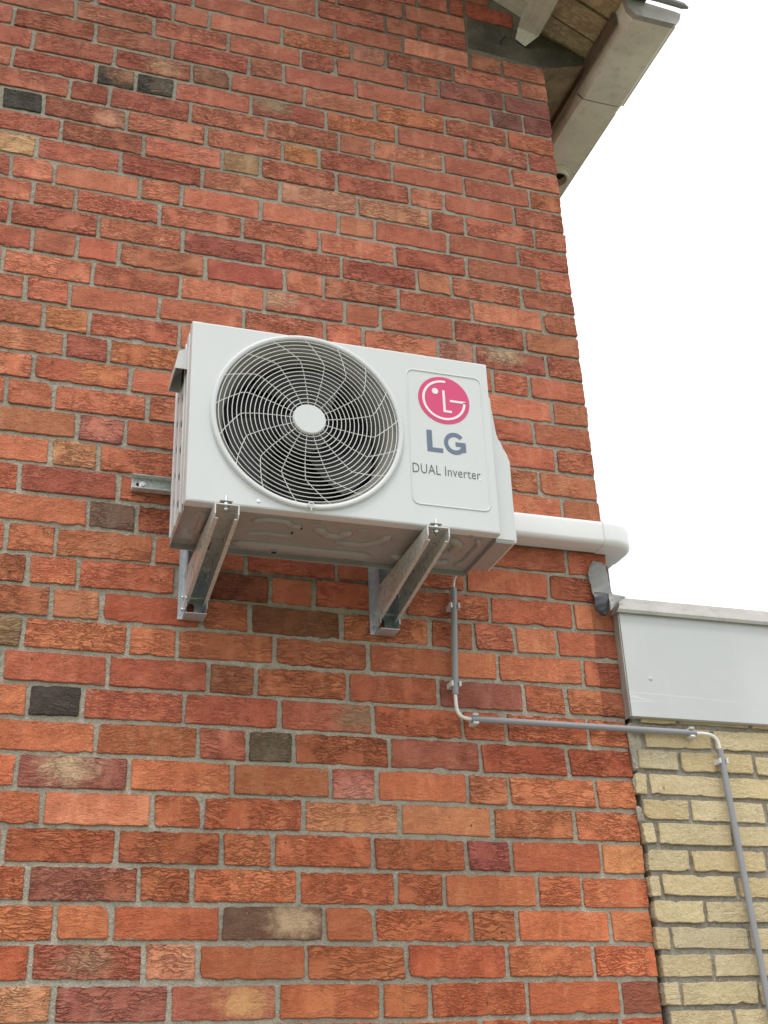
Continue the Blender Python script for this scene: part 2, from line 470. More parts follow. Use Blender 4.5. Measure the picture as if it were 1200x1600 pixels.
def plate(bm, outer, holes, fn, t0, t1):
    """flat plate with real holes between offsets t0 (front) and t1"""
    tmp = bmesh.new()
    loops = [outer] + holes
    edges = []
    for lp in loops:
        vs = [tmp.verts.new((u, v, 0)) for u, v in lp]
        for i in range(len(vs)):
            edges.append(tmp.edges.new((vs[i], vs[(i + 1) % len(vs)])))
    bmesh.ops.triangle_fill(tmp, use_beauty=True, use_dissolve=False, edges=edges, normal=(0, 0, 1))
    tmp.verts.index_update()
    co = [v.co.copy() for v in tmp.verts]
    fa = [[v.index for v in f.verts] for f in tmp.faces]
    tmp.free()
    A = [bm.verts.new(fn(c.x, c.y, t0)) for c in co]
    Bv = [bm.verts.new(fn(c.x, c.y, t1)) for c in co]
    for f in fa:
        bm.faces.new([A[i] for i in f]); bm.faces.new([Bv[i] for i in f][::-1])
    k = 0
    for lp in loops:
        n = len(lp)
        for i in range(n):
            j = (i + 1) % n
            bm.faces.new((A[k + i], Bv[k + i], Bv[k + j], A[k + j]))
        k += n
    return bm
def rrect(x0, z0, x1, z1, r, n=5):
    out = []
    for cx, cz, a0 in ((x1 - r, z1 - r, 0), (x0 + r, z1 - r, 90), (x0 + r, z0 + r, 180), (x1 - r, z0 + r, 270)):
        for i in range(n + 1):
            a = math.radians(a0 + 90 * i / n)
            out.append((cx + r * math.cos(a), cz + r * math.sin(a)))
    return out
def circ(cx, cz, r, n=16):
    return [(cx + r * math.cos(2 * math.pi * i / n), cz + r * math.sin(2 * math.pi * i / n)) for i in range(n)]
def cyl(bm, p0, p1, r, seg=14):
    return tube(bm, [p0, p1], r, seg)
def XZ(u, v, t): return V((u, t, v))
def YZ(u, v, t): return V((t, u, v))
def XY(u, v, t): return V((u, v, t))
def project(p):
    d = V(p) - CAM
    z = d.dot(CF)
    return (600 + FPX * d.dot(CR) / z, 800 - FPX * d.dot(CU) / z)

# ------------------------------------------------------------------ ground
bm = bmesh.new()
bmesh.ops.create_grid(bm, x_segments=8, y_segments=8, size=150)
o = obj('ground', bm, 'grass'); tag(o, 'lawn in front of the brick house', None, None, 'structure')
bm = B((-9.0, -3.4, -0.04), (9.0, -0.014, 0.03), 0.005)  # unseen paving, added to bounce light onto the undersides
o = obj('bounce_paving', bm, 'bouncepave'); tag(o, 'unseen pale paving added to bounce light up under the eaves', None, None, 'structure')

# ------------------------------------------------------------------ the red brick house
ROOF_A, ROOF_B = Z0 + 2.983, 0.555          # underside of the roof boards: z = A - B * x
def roof_z(x): return ROOF_A - ROOF_B * x
house = empty('brick_house', (-2.0, 0.0, 0.0), 'red brick house with eaves gutter and the gable wall that carries the air conditioner', 'house')
MJ = 0.0044                                  # mortar lies this far behind the brick faces
XL = -4.2
# wall core with a shallow step for the concrete beam
bm = bmesh.new()
poly = [(XL, 0.0), (-0.0015, 0.0), (-0.0015, Z0 + 2.80), (-0.0015, roof_z(-0.0015) - 0.002), (XL, roof_z(XL) - 0.002)]
prism(bm, poly, XZ, MJ, 4.2)
wall = obj('wall', bm, 'mortar', house)

# head joints of every course (in course heights, x = 0 at the house corner)
JO = {
0: [-17.57, -14.6, -11.68, -8.73, -7.28, -4.31, -1.32],
1: [-18.21, -15.32, -13.87, -10.86, -7.93, -4.87, -2.07],
2: [-17.68, -16.22, -13.27, -10.34, -8.87, -5.9, -4.45, -1.41],
3: [-18.49, -15.55, -14.09, -11.07, -8.17, -6.68, -3.72, -2.23],
4: [-19.18, -16.21, -13.3, -11.83, -8.84, -5.92, -4.46, -1.46],
5: [-18.28, -15.27, -13.87, -10.93, -7.97, -5.0, -2.24],
6: [-19.04, -15.99, -13.05, -10.09, -8.65, -5.74, -4.38, -1.4],
7: [-16.96, -14.05, -12.59, -11.2, -8.2, -5.23, -2.26],
8: [-18.91, -17.39, -14.5, -11.64, -8.71, -5.77, -4.31, -1.41],
9: [-19.71, -16.77, -13.81, -12.37, -9.49, -6.52, -3.59, -2.08],
10: [-19.22, -16.23, -14.77, -11.79, -8.8, -5.9, -4.42, -1.37],
11: [-18.52, -17.07, -14.07, -12.58, -9.65, -6.69, -5.17, -3.72, -2.21],
12: [-17.81, -14.89, -11.94, -10.53, -7.52, -4.53, -1.49],
13: [-19.98, -18.54, -15.62, -12.74, -9.8, -8.25, -5.34, -2.3],
14: [-17.67, -16.2, -13.27, -10.34, -7.4, -4.47, -1.53],
15: [-19.79, -16.82, -13.87, -10.92, -8.0, -5.1, -2.2],
16: [-18.96, -17.49, -14.55, -11.6, -8.7, -5.85, -4.4, -1.45],
17: [-18.2, -16.71, -13.8, -10.9, -8.0, -5.2, -3.72, -2.26],
18: [-19.01, -16.06, -13.1, -11.65, -8.7, -5.9, -4.4, -1.5],
19: [-19.72, -16.66, -13.75, -10.85, -8.0, -5.2, -2.28],
20: [-18.84, -17.4, -14.5, -11.6, -8.7, -5.8, -4.38, -1.44],
21: [-18.11, -15.14, -12.2, -9.3, -6.6, -5.15, -3.71, -2.25],
22: [-20.25, -18.82, -15.86, -12.95, -10.05, -8.62, -5.77, -4.34, -1.45],
23: [-21.05, -18.13, -15.17, -12.21, -9.28, -7.93, -5.11, -2.24],
24: [-18.73, -17.34, -14.34, -11.49, -10.05, -7.22, -4.3, -1.4],
25: [-21.02, -18.08, -15.17, -12.27, -9.36, -6.45, -5.06, -2.18],
26: [-20.36, -18.94, -16.04, -13.05, -10.17, -7.27, -4.38, -1.41],
27: [-19.71, -16.75, -15.28, -12.38, -9.44, -8.01, -5.07, -2.15],
28: [-20.4, -17.5, -14.56, -11.66, -8.67, -5.76, -4.3, -1.37],
29: [-19.66, -16.73, -13.86, -12.41, -9.47, -6.53, -5.11, -2.16],
30: [-21.81, -20.33, -17.42, -14.49, -11.57, -10.14, -7.21, -4.22, -1.38],
31: [-19.51, -18.09, -15.11, -12.24, -9.33, -7.96, -5.03, -2.1],
32: [-21.6, -18.64, -17.18, -15.72, -12.81, -9.85, -6.95, -4.01, -1.26],
33: [-20.97, -18.03, -15.13, -13.64, -10.7, -7.81, -4.84, -2.11],
34: [-21.75, -18.8, -15.9, -12.93, -11.55, -8.61, -5.73, -2.74, -1.29],
35: [-19.6, -16.67, -13.76, -10.84, -9.39, -6.43, -4.98, -2.07],
36: [-18.89, -15.96, -14.53, -11.62, -8.69, -7.21, -4.31, -1.27],
37: [-15.2, -12.28, -9.38, -6.46, -3.47, -2.0],
38: [-13.0, -10.15, -7.2, -5.72, -3.5],
39: [-12.2, -9.29, -6.34, -3.5],
40: [-11.5, -8.6, -7.15, -5.7, -4.25, -3.53, -1.2],
41: [-9.4, -6.4, -3.5, -2.3],
}
# bricks that stand out: (course, x inside it): colour, optional (patch colour, where along the brick -1..1, up/down -1..1)
CREAM, SOOT, TAN = lin(204, 168, 124), lin(84, 74, 66), lin(176, 132, 84)
SPECIAL = {
(8, -18.1): (lin(82, 70, 62), None), (7, -11.9): (lin(122, 100, 72), None), (6, -17.5): (lin(164, 88, 68), (CREAM, -0.1, 0.35)),
(2, -12): (lin(122, 84, 62), (CREAM, 0.45, 0.2)), (0, -18.5): (lin(208, 134, 82), None), (0, -16): (lin(168, 90, 68), None), (0, -13): (lin(176, 88, 58), (lin(214, 152, 80), 0.4, 0)),
(1, -14.5): (lin(212, 124, 80), None), (1, -16.5): (lin(176, 86, 54), (lin(176, 124, 88), 0.0, 0)), (3, -17): (lin(162, 88, 64), (lin(176, 92, 52), 0.7, 0)),
(30, -21): (SOOT, None), (32, -18): (lin(86, 74, 62), (lin(186, 128, 90), 0.6, 0.5)), (32, -16.5): (lin(82, 74, 66), (lin(130, 112, 92), 0.6, 0)),
(28, -21.5): (lin(214, 156, 100), None), (29, -13): (lin(178, 130, 84), None), (30, -11): (lin(206, 122, 62), None),
(32, -11.5): (lin(180, 90, 66), (lin(170, 140, 104), -0.45, 0.5)), (32, -8.5): (lin(214, 116, 66), None), (33, -6): (lin(214, 118, 66), None),
(16, -18.2): (lin(204, 128, 76), None), (14, -17): (lin(132, 96, 76), None), (17, -17.5): (lin(168, 92, 74), (lin(214, 122, 92), 0, 0.2)),
(21, -19): (lin(204, 118, 60), None), (20, -16): (lin(206, 112, 56), None), (19, -18): (lin(190, 92, 54), (lin(214, 124, 58), 0.4, 0)),
(10, -19.6): (lin(150, 112, 72), None), (11, -17.8): (lin(200, 116, 68), None), (9, -13): (lin(166, 92, 50), None),
(5, -9.5): (lin(214, 128, 70), None), (5, -6.5): (lin(212, 124, 66), None), (4, -0.8): (lin(222, 134, 62), None), (3, -1): (lin(208, 104, 46), None),
(6, -5): (lin(208, 114, 60), None), (11, -4.5): (lin(200, 100, 60), None), (11, -3): (lin(206, 114, 62), None), (10, -3): (lin(206, 108, 56), None),
(8, -10): (lin(190, 94, 58), (lin(160, 122, 86), 0.7, 0)), (11, -11): (lin(140, 80, 44), None), (10, -10): (lin(182, 96, 50), None),
(22, -5): (lin(190, 116, 88), None), (22, -3): (lin(178, 92, 66), (CREAM, -0.25, 0.7)), (28, -10): (lin(206, 130, 94), None), (28, -7): (lin(214, 136, 92), None),
(33, -14.5): (lin(168, 110, 80), None), (36, -8): (lin(196, 120, 92), None), (36, -10): (lin(206, 112, 68), None), (37, -2.7): (lin(190, 112, 76), None),
(34, -20): (lin(176, 92, 62), None), (30, -19): (lin(170, 90, 62), (lin(214, 144, 108), 0.7, -0.2)), (33, -16.5): (lin(176, 88, 64), (lin(206, 150, 104), 0.3, 0)),
(35, -3.5): (lin(176, 96, 80), None), (34, -2): (lin(152, 92, 82), None), (35, -1): (lin(170, 94, 80), None), (34, -0.6): (lin(164, 90, 78), None), (39, -5): (lin(200, 112, 78), None), (40, -2.4): (lin(190, 84, 50), None), (40, -3.9): (lin(196, 92, 56), None),
(33, -1): (lin(206, 108, 66), None), (30, -0.7): (lin(206, 112, 62), None), (24, -12.5): (lin(186, 84, 60), None), (23, -11): (lin(196, 100, 70), (lin(206, 150, 108), -0.8, 0.2)),
(7, -7): (lin(176, 90, 60), None), (6, -9.4): (lin(190, 92, 66), (lin(214, 132, 106), 0.1, -0.5)), (9, -5): (lin(166, 88, 66), None), (15, -18): (lin(176, 84, 56), None),
(5, -16.5): (lin(216, 118, 68), None), (12, -13.5): (lin(150, 74, 42), None), (7, -13.3): (lin(198, 100, 66), None), (4, -5.2): (lin(180, 84, 66), None), (0, -0.7): (lin(158, 82, 52), None),
(25, -12.9): (lin(172, 84, 62), None), (31, -17): (lin(190, 98, 72), None), (31, -18.8): (lin(172, 86, 60), None), (32, -20): (lin(188, 90, 62), None),
(18, -12): (lin(170, 80, 56), None), (20, -18.1): (lin(184, 92, 64), None), (9, -18): (lin(196, 94, 54), None), (9, -15): (lin(188, 88, 50), None), (8, -16): (lin(196, 94, 56), None), (8, -13): (lin(192, 88, 52), None),
}
# general fired-clay reds: rosier high up, more orange lower down
def brick_colour(k):
    t = max(0, min(1, k / 34.0))
    low, high = (204, 113, 75), (202, 121, 98)
    f = 1 + max(-0.10, min(0.10, rnd.gauss(0, 0.05)))
    h = rnd.gauss(0, 1)
    c = [(low[i] * (1 - t) + high[i] * t) * f for i in range(3)]
    c = [c[0] + 1.5 * h, c[1] + 5.0 * h, c[2] + 2.5 * h]
    g = (c[0] + c[1] + c[2]) / 3
    return lin(*[max(20, min(240, v * 0.93 + g * 0.07)) for v in c])

def soften(c):
    g = 0.3 * c[0] + 0.55 * c[1] + 0.15 * c[2]
    return tuple(min(0.9, 1.12 * (v * 0.78 + g * 0.22)) for v in c)
JT = 0.0108                                  # joint width
BH = S - 0.0100                              # brick height
def brick_bm(L, H, D, r, chip, seed, dense=True):
    """hand-made brick centred on its front face: x length, y into the wall, z height; ragged front outline"""
    rr = random.Random(seed)
    hx, hz = L / 2, H / 2
    pts = []
    nx = max(4, int(round(L / 0.014))) if dense else 2
    nz = 5 if dense else 1
    cr = [rr.uniform(0.0015, 0.0045) for _ in range(4)]
    for k in range(4):
        if rr.random() < chip: cr[k] = rr.uniform(0.006, 0.014)
    sg = ((-1, -1), (1, -1), (1, 1), (-1, 1))
    def side(i, j, n):
        (ax, az), (bx, bz) = sg[i], sg[j]
        x0, z0, x1, z1 = ax * hx, az * hz, bx * hx, bz * hz
        l = math.hypot(x1 - x0, z1 - z0)
        for m in range(n + 1):
            q_ = cr[i] + (l - cr[i] - cr[j]) * m / n
            pts.append((x0 + (x1 - x0) * q_ / l, z0 + (z1 - z0) * q_ / l))
        if dense:                                   # the arris is rounded, or broken off unevenly
            k = 0.30 if cr[j] < 0.005 else rr.uniform(0.3, 0.62)
            pts.append((bx * (hx - cr[j] * k), bz * (hz - cr[j] * k)))
    side(0, 1, nx); side(1, 2, nz); side(2, 3, nx); side(3, 0, nz)
    bow = [rr.uniform(-0.0013, 0.0013) for _ in range(4)]
    ph = [rr.uniform(0, 6.3) for _ in range(4)]
    out = []
    for x, z in pts:
        j = 0.0007
        x2 = x + rr.uniform(-j, j); z2 = z + rr.uniform(-j, j) + bow[0] * (x / hx) + bow[1] * (1 - (x / hx) ** 2)
        z2 += 0.0006 * math.sin(x * 95 + ph[0 if z > 0 else 1])
        x2 += bow[2] * (z / hz) * 1.3 + 0.0006 * math.sin(z * 210 + ph[2 if x > 0 else 3])
        if rr.random() < 0.07 and dense and abs(z) > hz * 0.9:
            z2 -= math.copysign(rr.uniform(0.0012, 0.004), z)
        out.append((x2, z2))
    bm = bmesh.new()
    n = len(out)
    back = [bm.verts.new((x, D, z)) for x, z in out]
    edge = [bm.verts.new((x, rr.uniform(0.0006, 0.0016), z)) for x, z in out]
    inner = []
    for x, z in out:
        k = rr.uniform(0.0005, 0.0016)
        xi = x - math.copysign(min(k, abs(x)), x); zi = z - math.copysign(min(k, abs(z)), z)
        inner.append(bm.verts.new((xi, rr.uniform(-0.0003, 0.0004), zi)))
    for a, b in ((back, edge), (edge, inner)):
        for i in range(n):
            bm.faces.new((a[i], a[(i + 1) % n], b[(i + 1) % n], b[i]))
    c = bm.verts.new((0, rr.uniform(-0.0005, 0.0002), 0))
    for i in range(n):
        bm.faces.new((inner[i], inner[(i + 1) % n], c))
    return bm

bricks = []                                   # (k, x0, x1)
KMIN, KMAX = -23, 70
for k in range(KMIN, KMAX):
    zc = Z0 + k * S
    if k in JO:
        js = sorted(JO[k])
    else:
        js = [-1.42 if k % 2 else -2.18]
    js = list(js)
    alt = k % 3
    while js[0] * S > XL + 0.25:
        step = 2.93 if alt % 3 else 1.46
        alt += 1
        js.insert(0, js[0] - step)
    js = [XL / S] + [j for j in js if j * S > XL + 0.06] + [0.0]
    for a, b in zip(js, js[1:]):
        # the concrete beam takes the place of two courses at the corner
        if k in (38, 39) and a > -3.6: continue
        if zc + BH / 2 > roof_z((a + b) / 2 * S) - (b - a) * S * 0.5 * ROOF_B * 0.35: continue
        bricks.append((k, a, b))
def area(bk):
    k, a, b = bk
    zc = Z0 + k * S
    x0, x1 = a * S, b * S
    q = [project((x, 0, zc + d)) for x in (x0, x1) for d in (-BH / 2, BH / 2)]
    xs = [min(max(p[0], 0), 1200) for p in q]; ys = [min(max(p[1], 0), 1600) for p in q]
    c = project(((x0 + x1) / 2, 0, zc))
    w = (max(xs) - min(xs)) * (max(ys) - min(ys))
    if 315 < min(p[0] for p in q) and max(p[0] for p in q) < 760 and 575 < min(p[1] for p in q) and max(p[1] for p in q) < 840: w = 0
    return w
rank = sorted(range(len(bricks)), key=lambda i: -area(bricks[i]))
own = set([i for i in rank[:300] if area(bricks[i]) > 0])
SHAPES = {}
def special(k, a, b):
    for (kk, x), v in SPECIAL.items():
        if kk == k and a < x < b: return v
    return None
field = bmesh.new()
ftint = field.loops.layers.float_color.new('tint')
for i, (k, a, b) in enumerate(bricks):
    corner = b == 0.0
    x0 = a * S + JT / 2 + rnd.uniform(-0.0012, 0.0012)
    x1 = b * S - JT / 2 + rnd.uniform(-0.0012, 0.0012) if not corner else rnd.uniform(-0.0022, 0.0008)
    L = x1 - x0
    zc = Z0 + k * S + rnd.uniform(-0.001, 0.001)
    H = BH + rnd.uniform(-0.0018, 0.0016)
    y = rnd.uniform(-0.0016, 0.0012)
    sp = special(k, a, b)
    col = soften(sp[0]) if sp else brick_colour(k)
    ce = V(((x0 + x1) / 2, y, zc))
    if i in own:
        key = (round(L / 0.012), rnd.randrange(9))
        if key not in SHAPES:
            tmp = brick_bm(key[0] * 0.012, BH, 0.095, 0.004, 0.05, key[0] * 31 + key[1] * 1009)
            bmesh.ops.recalc_face_normals(tmp, faces=tmp.faces)
            me = bpy.data.meshes.new('brick'); tmp.to_mesh(me); tmp.free()
            me.materials.append(M['brick'])
            SHAPES[key] = me
        o = bpy.data.objects.new('brick', SHAPES[key])
        COL.objects.link(o)
        o.parent = wall
        o.location = ce - ORG[wall.name]
        fx = rnd.choice((1, -1))
        o.scale = (L / (key[0] * 0.012), 1, H / BH)
        o.rotation_euler = (rnd.uniform(-0.012, 0.012), rnd.uniform(-0.006, 0.006), rnd.uniform(-0.006, 0.006))
        pat = sp[1] if sp else None
        o['span'] = L
        o.color = (*col, 0.1 if pat else 1.0)
        if pat:
            o['patch'] = soften(pat[0])
            o['patch_at'] = (pat[1] * L / 2, 0.0, pat[2] * BH / 2)
    else:
        inview = area((k, a, b)) > 0
        tmp = brick_bm(L, H, 0.095 if corner else 0.03, 0.004, 0.1, i, inview)
        bmesh.ops.recalc_face_normals(tmp, faces=tmp.faces)
        mp = {}
        for v in tmp.verts: mp[v] = field.verts.new(v.co + ce)
        for f in tmp.faces:
            nf = field.faces.new([mp[v] for v in f.verts])
            for lp in nf.loops: lp[ftint] = (*col, 1)
        tmp.free()
# the side of the house behind the corner
for k in range(8, 38):
    yy = 0.10 if k % 2 else 0.21
    while yy < 2.6:
        L = 0.21
        tmp = brick_bm(L, BH, 0.03, 0.004, 0.1, k * 50 + int(yy * 10), False)
        ce = V((0.0, yy + JT + L / 2, Z0 + k * S)); col = brick_colour(k)
        mp = {v: field.verts.new(V((-v.co.y, v.co.x, v.co.z)) + ce) for v in tmp.verts}
        for f in tmp.faces:
            nf = field.faces.new([mp[v] for v in f.verts])
            for lp in nf.loops: lp[ftint] = (*col, 1)
        tmp.free(); yy += L + JT
o = obj('brick_field', field, 'brick_joined', wall); tag(o, kind='stuff')

# concrete beam over the corner, with its sloping underside beyond the wall
bm = bmesh.new()
def beam_pts(j):
    return [(-0.258, Z0 + 2.815), (-0.13, Z0 + 2.808), (-0.002, Z0 + 2.800), (0.004, Z0 + 2.797), (0.19, Z0 + 2.868), (0.196, Z0 + 2.872), (0.10, Z0 + 2.912), (0.0, Z0 + 2.945), (-0.12, Z0 + 2.944), (-0.252, Z0 + 2.944)]
prism(bm, beam_pts(0), XZ, 0.003, 3.2)
for f in bm.faces:
    n = f.calc_center_median()
    f.material_index = 0
bmesh.ops.recalc_face_normals(bm, faces=bm.faces)
for f in bm.faces:
    if f.normal.z < -0.5: f.material_index = 1
beam = obj('concrete_beam', bm, ['concrete', 'corbel'], house)
# black crack and hook nail in the beam
bm = tube(bmesh.new(), [(-0.145, 0.004, Z0 + 2.862), (-0.145, -0.006, Z0 + 2.868), (-0.138, -0.012, Z0 + 2.878), (-0.13, -0.010, Z0 + 2.884), (-0.126, -0.004, Z0 + 2.895)], 0.0022, 6)
obj('nail', bm, 'dark', beam, smooth=60)

# roof: boards running down the slope, batten across them, unseen sheet on top added to block light
roof = obj('light_block_roof', prism(bmesh.new(), [(XL, roof_z(XL) + 0.024), (0.235, roof_z(0.235) + 0.024), (0.235, roof_z(0.235) + 0.075), (XL, roof_z(XL) + 0.075)], XZ, -0.62, 4.2), 'roofblock', house)
cs, sn = 1 / math.hypot(1, ROOF_B), ROOF_B / math.hypot(1, ROOF_B)
def roof_pt(s, y, n):
    """s down the slope from x = 0, n below the board underside"""
    return V((s * cs - n * sn, y, ROOF_A - s * sn - n * cs))
def board(name, s0, s1, y0, y1, n0, n1, mat, ragged=0.0):
    bm = bmesh.new()
    b = box(bm, (0, 0, 0), (1, 1, 1))
    for v in bm.verts:
        s = s1 - rnd.uniform(0, ragged) if v.co.x > 0.5 else s0
        v.co = roof_pt(s, y0 + (y1 - y0) * v.co.y, n0 + (n1 - n0) * v.co.z)
    bmesh.ops.bevel(bm, geom=list(bm.edges), offset=0.002, segments=1, affect='EDGES')
    return obj(name, bm, mat, roof)
ys = [0.030, -0.066, -0.163, -0.262, -0.36, -0.46, -0.55, -0.62]
for y1, y0 in zip(ys, ys[1:]):
    board('roof_board', -0.028, 0.218 + rnd.uniform(-0.012, 0.012), y0 + 0.005, y1 - 0.003, -0.022, 0.0 + rnd.uniform(0, 0.008), 'woodraw', 0.026)
for y1, y0 in zip([0.01, -0.058, -0.126, -0.194, -0.262, -0.33, -0.398, -0.466, -0.534], [-0.056, -0.124, -0.192, -0.26, -0.328, -0.396, -0.464, -0.532, -0.60]):
    board('painted_board', -2.6, -0.034, y0, y1, -0.022, 0.006, 'woodpaint')
# painted batten standing below the boards, its end cut off near the wall
bm = bmesh.new()
sec = [(-0.066, 0.0), (0.020, 0.0), (0.022, 0.090), (-0.050, 0.090)]
near = [bm.verts.new(roof_pt(s, -0.60, n)) for s, n in sec]
far_ = [bm.verts.new(roof_pt(s, y, n)) for (s, n), y in zip(sec, (0.0, 0.0, -0.035, -0.022))]
far2 = [bm.verts.new(roof_pt(s, y, n)) for (s, n), y in zip([(-0.066, 0.0), (0.020, 0.0), (0.002, 0.128), (-0.038, 0.122)], (0.001, 0.001, -0.004, -0.004))]
for a, b in ((near, far_), (far_, far2)):
    for i in range(4): bm.faces.new((a[i], a[(i + 1) % 4], b[(i + 1) % 4], b[i]))
bm.faces.new(near); bm.faces.new(far2[::-1])
obj('batten', bm, 'woodbeam', roof)

# box gutter along the eaves
GZ, GX0, GX1 = Z0 + 2.826, 0.190, 0.340
gut = empty('x', (0, 0, 0), '', '')
bpy.data.objects.remove(gut)
def gutter_profile(e):
    # open box section with rolled outer bead, e = how far it is grown outward
    p = [(GX0 - 0.012 - e, GZ + 0.058), (GX0 - 0.006 - e, GZ + 0.012), (GX0 + 0.006, GZ - e), (GX1 - 0.012, GZ - e), (GX1 - 0.004, GZ + 0.003 - e), (GX1 + e, GZ + 0.010), (GX1 + 0.010 + e, GZ + 0.042),
         (GX1 + 0.018 + e, GZ + 0.045), (GX1 + 0.022 + e, GZ + 0.052), (GX1 + 0.015 + e, GZ + 0.058), (GX1 + 0.007 + e, GZ + 0.054)]
    q = [(GX1 + 0.004, GZ + 0.046), (GX1 - 0.006, GZ + 0.014), (GX1 - 0.014, GZ + 0.005), (GX0 + 0.008, GZ + 0.005), (GX0 - 0.001, GZ + 0.014), (GX0 - 0.007, GZ + 0.058)]
    return p + q
bm = prism(bmesh.new(), gutter_profile(0.010), XZ, -0.245, 0.104)
gutter = obj('gutter', bm, 'zinc', house, smooth=40)
for ya, yb, e in ((-0.243, 0.104, 0.010), (0.146, 3.4, 0.0)):
    bm = tube(bmesh.new(), [(GX1 + (e - 0.004) / 2, ya, GZ + 0.0055 - e / 2), (GX1 + (e - 0.004) / 2, yb, GZ + 0.0055 - e / 2)], 0.0040, 8)
    obj('gutter_lip', bm, 'zincbright', gutter, smooth=60)
bm = prism(bmesh.new(), gutter_profile(0.0045), XZ, 0.1125, 0.146)
obj('gutter_sleeve', bm, 'zinc', gutter, smooth=40)
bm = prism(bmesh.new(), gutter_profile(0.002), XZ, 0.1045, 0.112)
obj('joint_shadow_strip', bm, 'dark', gutter, smooth=40)  # dark strip standing in for the shadow line at the joint
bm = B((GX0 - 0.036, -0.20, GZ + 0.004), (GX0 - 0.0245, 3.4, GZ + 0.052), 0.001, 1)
obj('gutter_shade_strip', bm, 'shadestrip', gutter)  # dark strip added for the shaded inner face of the gutter
hole = circ(GX0 + 0.078, 0.475, 0.043, 20)
bm = bmesh.new()
prism(bm, [(x, z) for x, z in gutter_profile(0.0)], XZ, 0.1465, 0.40)
g2 = obj('gutter_section', bm, 'zinc', gutter, smooth=40)
bm = bmesh.new()
plate(bm, [(GX0 + 0.006, 0.4), (GX1 - 0.006, 0.4), (GX1 - 0.006, 0.56), (GX0 + 0.006, 0.56)], [hole], XY, GZ, GZ + 0.004)
pr = gutter_profile(0.0)
for seg in ([0, 1, 2, 14, 15, 16], [3, 4, 5, 6, 7, 8, 9, 10, 11, 12, 13]):
    prism(bm, [pr[i] for i in seg], XZ, 0.40, 0.56)
prism(bm, pr, XZ, 0.56, 3.4)
obj('gutter_section', bm, 'zinc', gutter, smooth=40)
bm = bmesh.new()
cx_, cy_ = GX0 + 0.078, 0.475
for r0, r1, za, zb in ((0.036, 0.043, -0.028, 0.004), (0.043, 0.052, -0.010, -0.001)):
    rings = []
    for r, z in ((r0, za), (r1, za), (r1, zb), (r0, zb)):
        rings.append([bm.verts.new((cx_ + r * math.cos(2 * math.pi * i / 24), cy_ + r * math.sin(2 * math.pi * i / 24), GZ + z)) for i in range(24)])
    for a in range(4):
        p, q = rings[a], rings[(a + 1) % 4]
        for i in range(24): bm.faces.new((p[i], p[(i + 1) % 24], q[(i + 1) % 24], q[i]))
obj('gutter_outlet', bm, 'zinc', gutter, smooth=50)
obj('outlet_dark_disc', cyl(bmesh.new(), (cx_, cy_, GZ + 0.006), (cx_, cy_, GZ + 0.012), 0.056, 20), 'dark', gutter)  # dark disc added so no sky shows through the outlet
# grey end strip and the verge flashing over the near end of the gutter
bm = prism(bmesh.new(), gutter_profile(0.0115)[:7] + [(GX1 + 0.004, GZ + 0.046), (GX0 - 0.007, GZ + 0.058)], XZ, -0.262, -0.243)
obj('gutter_end', bm, 'coping', gutter, smooth=40)
bm = bmesh.new()
tube(bm, [(GX0 - 0.08, -0.285, GZ + 0.062), (GX0 + 0.01, -0.285, GZ + 0.060), (GX0 + 0.09, -0.285, GZ + 0.058), (GX1 + 0.018, -0.284, GZ + 0.052), (GX1 + 0.036, -0.283, GZ + 0.050)], [0.013, 0.013, 0.012, 0.010, 0.004], 14)
obj('verge_flashing', bm, 'zincgrey', gutter, smooth=50)

# ------------------------------------------------------------------ the yellow brick extension
YF = -0.012                                    # face of the yellow bricks
ext = empty('brick_extension', (1.0, 0.0, 0.0), 'low yellow brick extension with pale metal roof edge to the right of the red wall', 'building')
bm = B((0.012, YF + 0.0068, 0.0), (2.4, 3.4, Z0 + 0.66))
ywall = obj('wall', bm, 'ymortar', ext)
YP, YZ0 = 0.0585, 0.005                        # course height, middle of the lowest full course (above Z0)
YJ = {0: [0.046, 0.246], 1: [0.138, 0.343], 2: [0.040, 0.244], 3: [0.136, 0.340], 4: [0.032, 0.233], 5: [0.119, 0.325], 6: [0.039, 0.242], 7: [0.138, 0.346],
      8: [0.033, 0.245], 9: [0.126, 0.335], 10: [0.229], 11: [0.137, 0.344], -1: [0.172, 0.38]}
YX0 = {10: 0.04, 9: 0.012, 8: -0.001, 7: 0.010, 11: 0.032, -1: 0.014}
yfield = bmesh.new(); yt = yfield.loops.layers.float_color.new('tint')
YSH = {}
def yellow():
    a = rnd.choice([(214, 196, 157), (209, 190, 151), (217, 200, 164), (206, 186, 147), (213, 192, 151), (211, 195, 159)])
    k = rnd.uniform(-7, 4); h = rnd.uniform(-2, 2)
    return lin(a[0] + k + h, a[1] + k, a[2] + k - 2 * h)
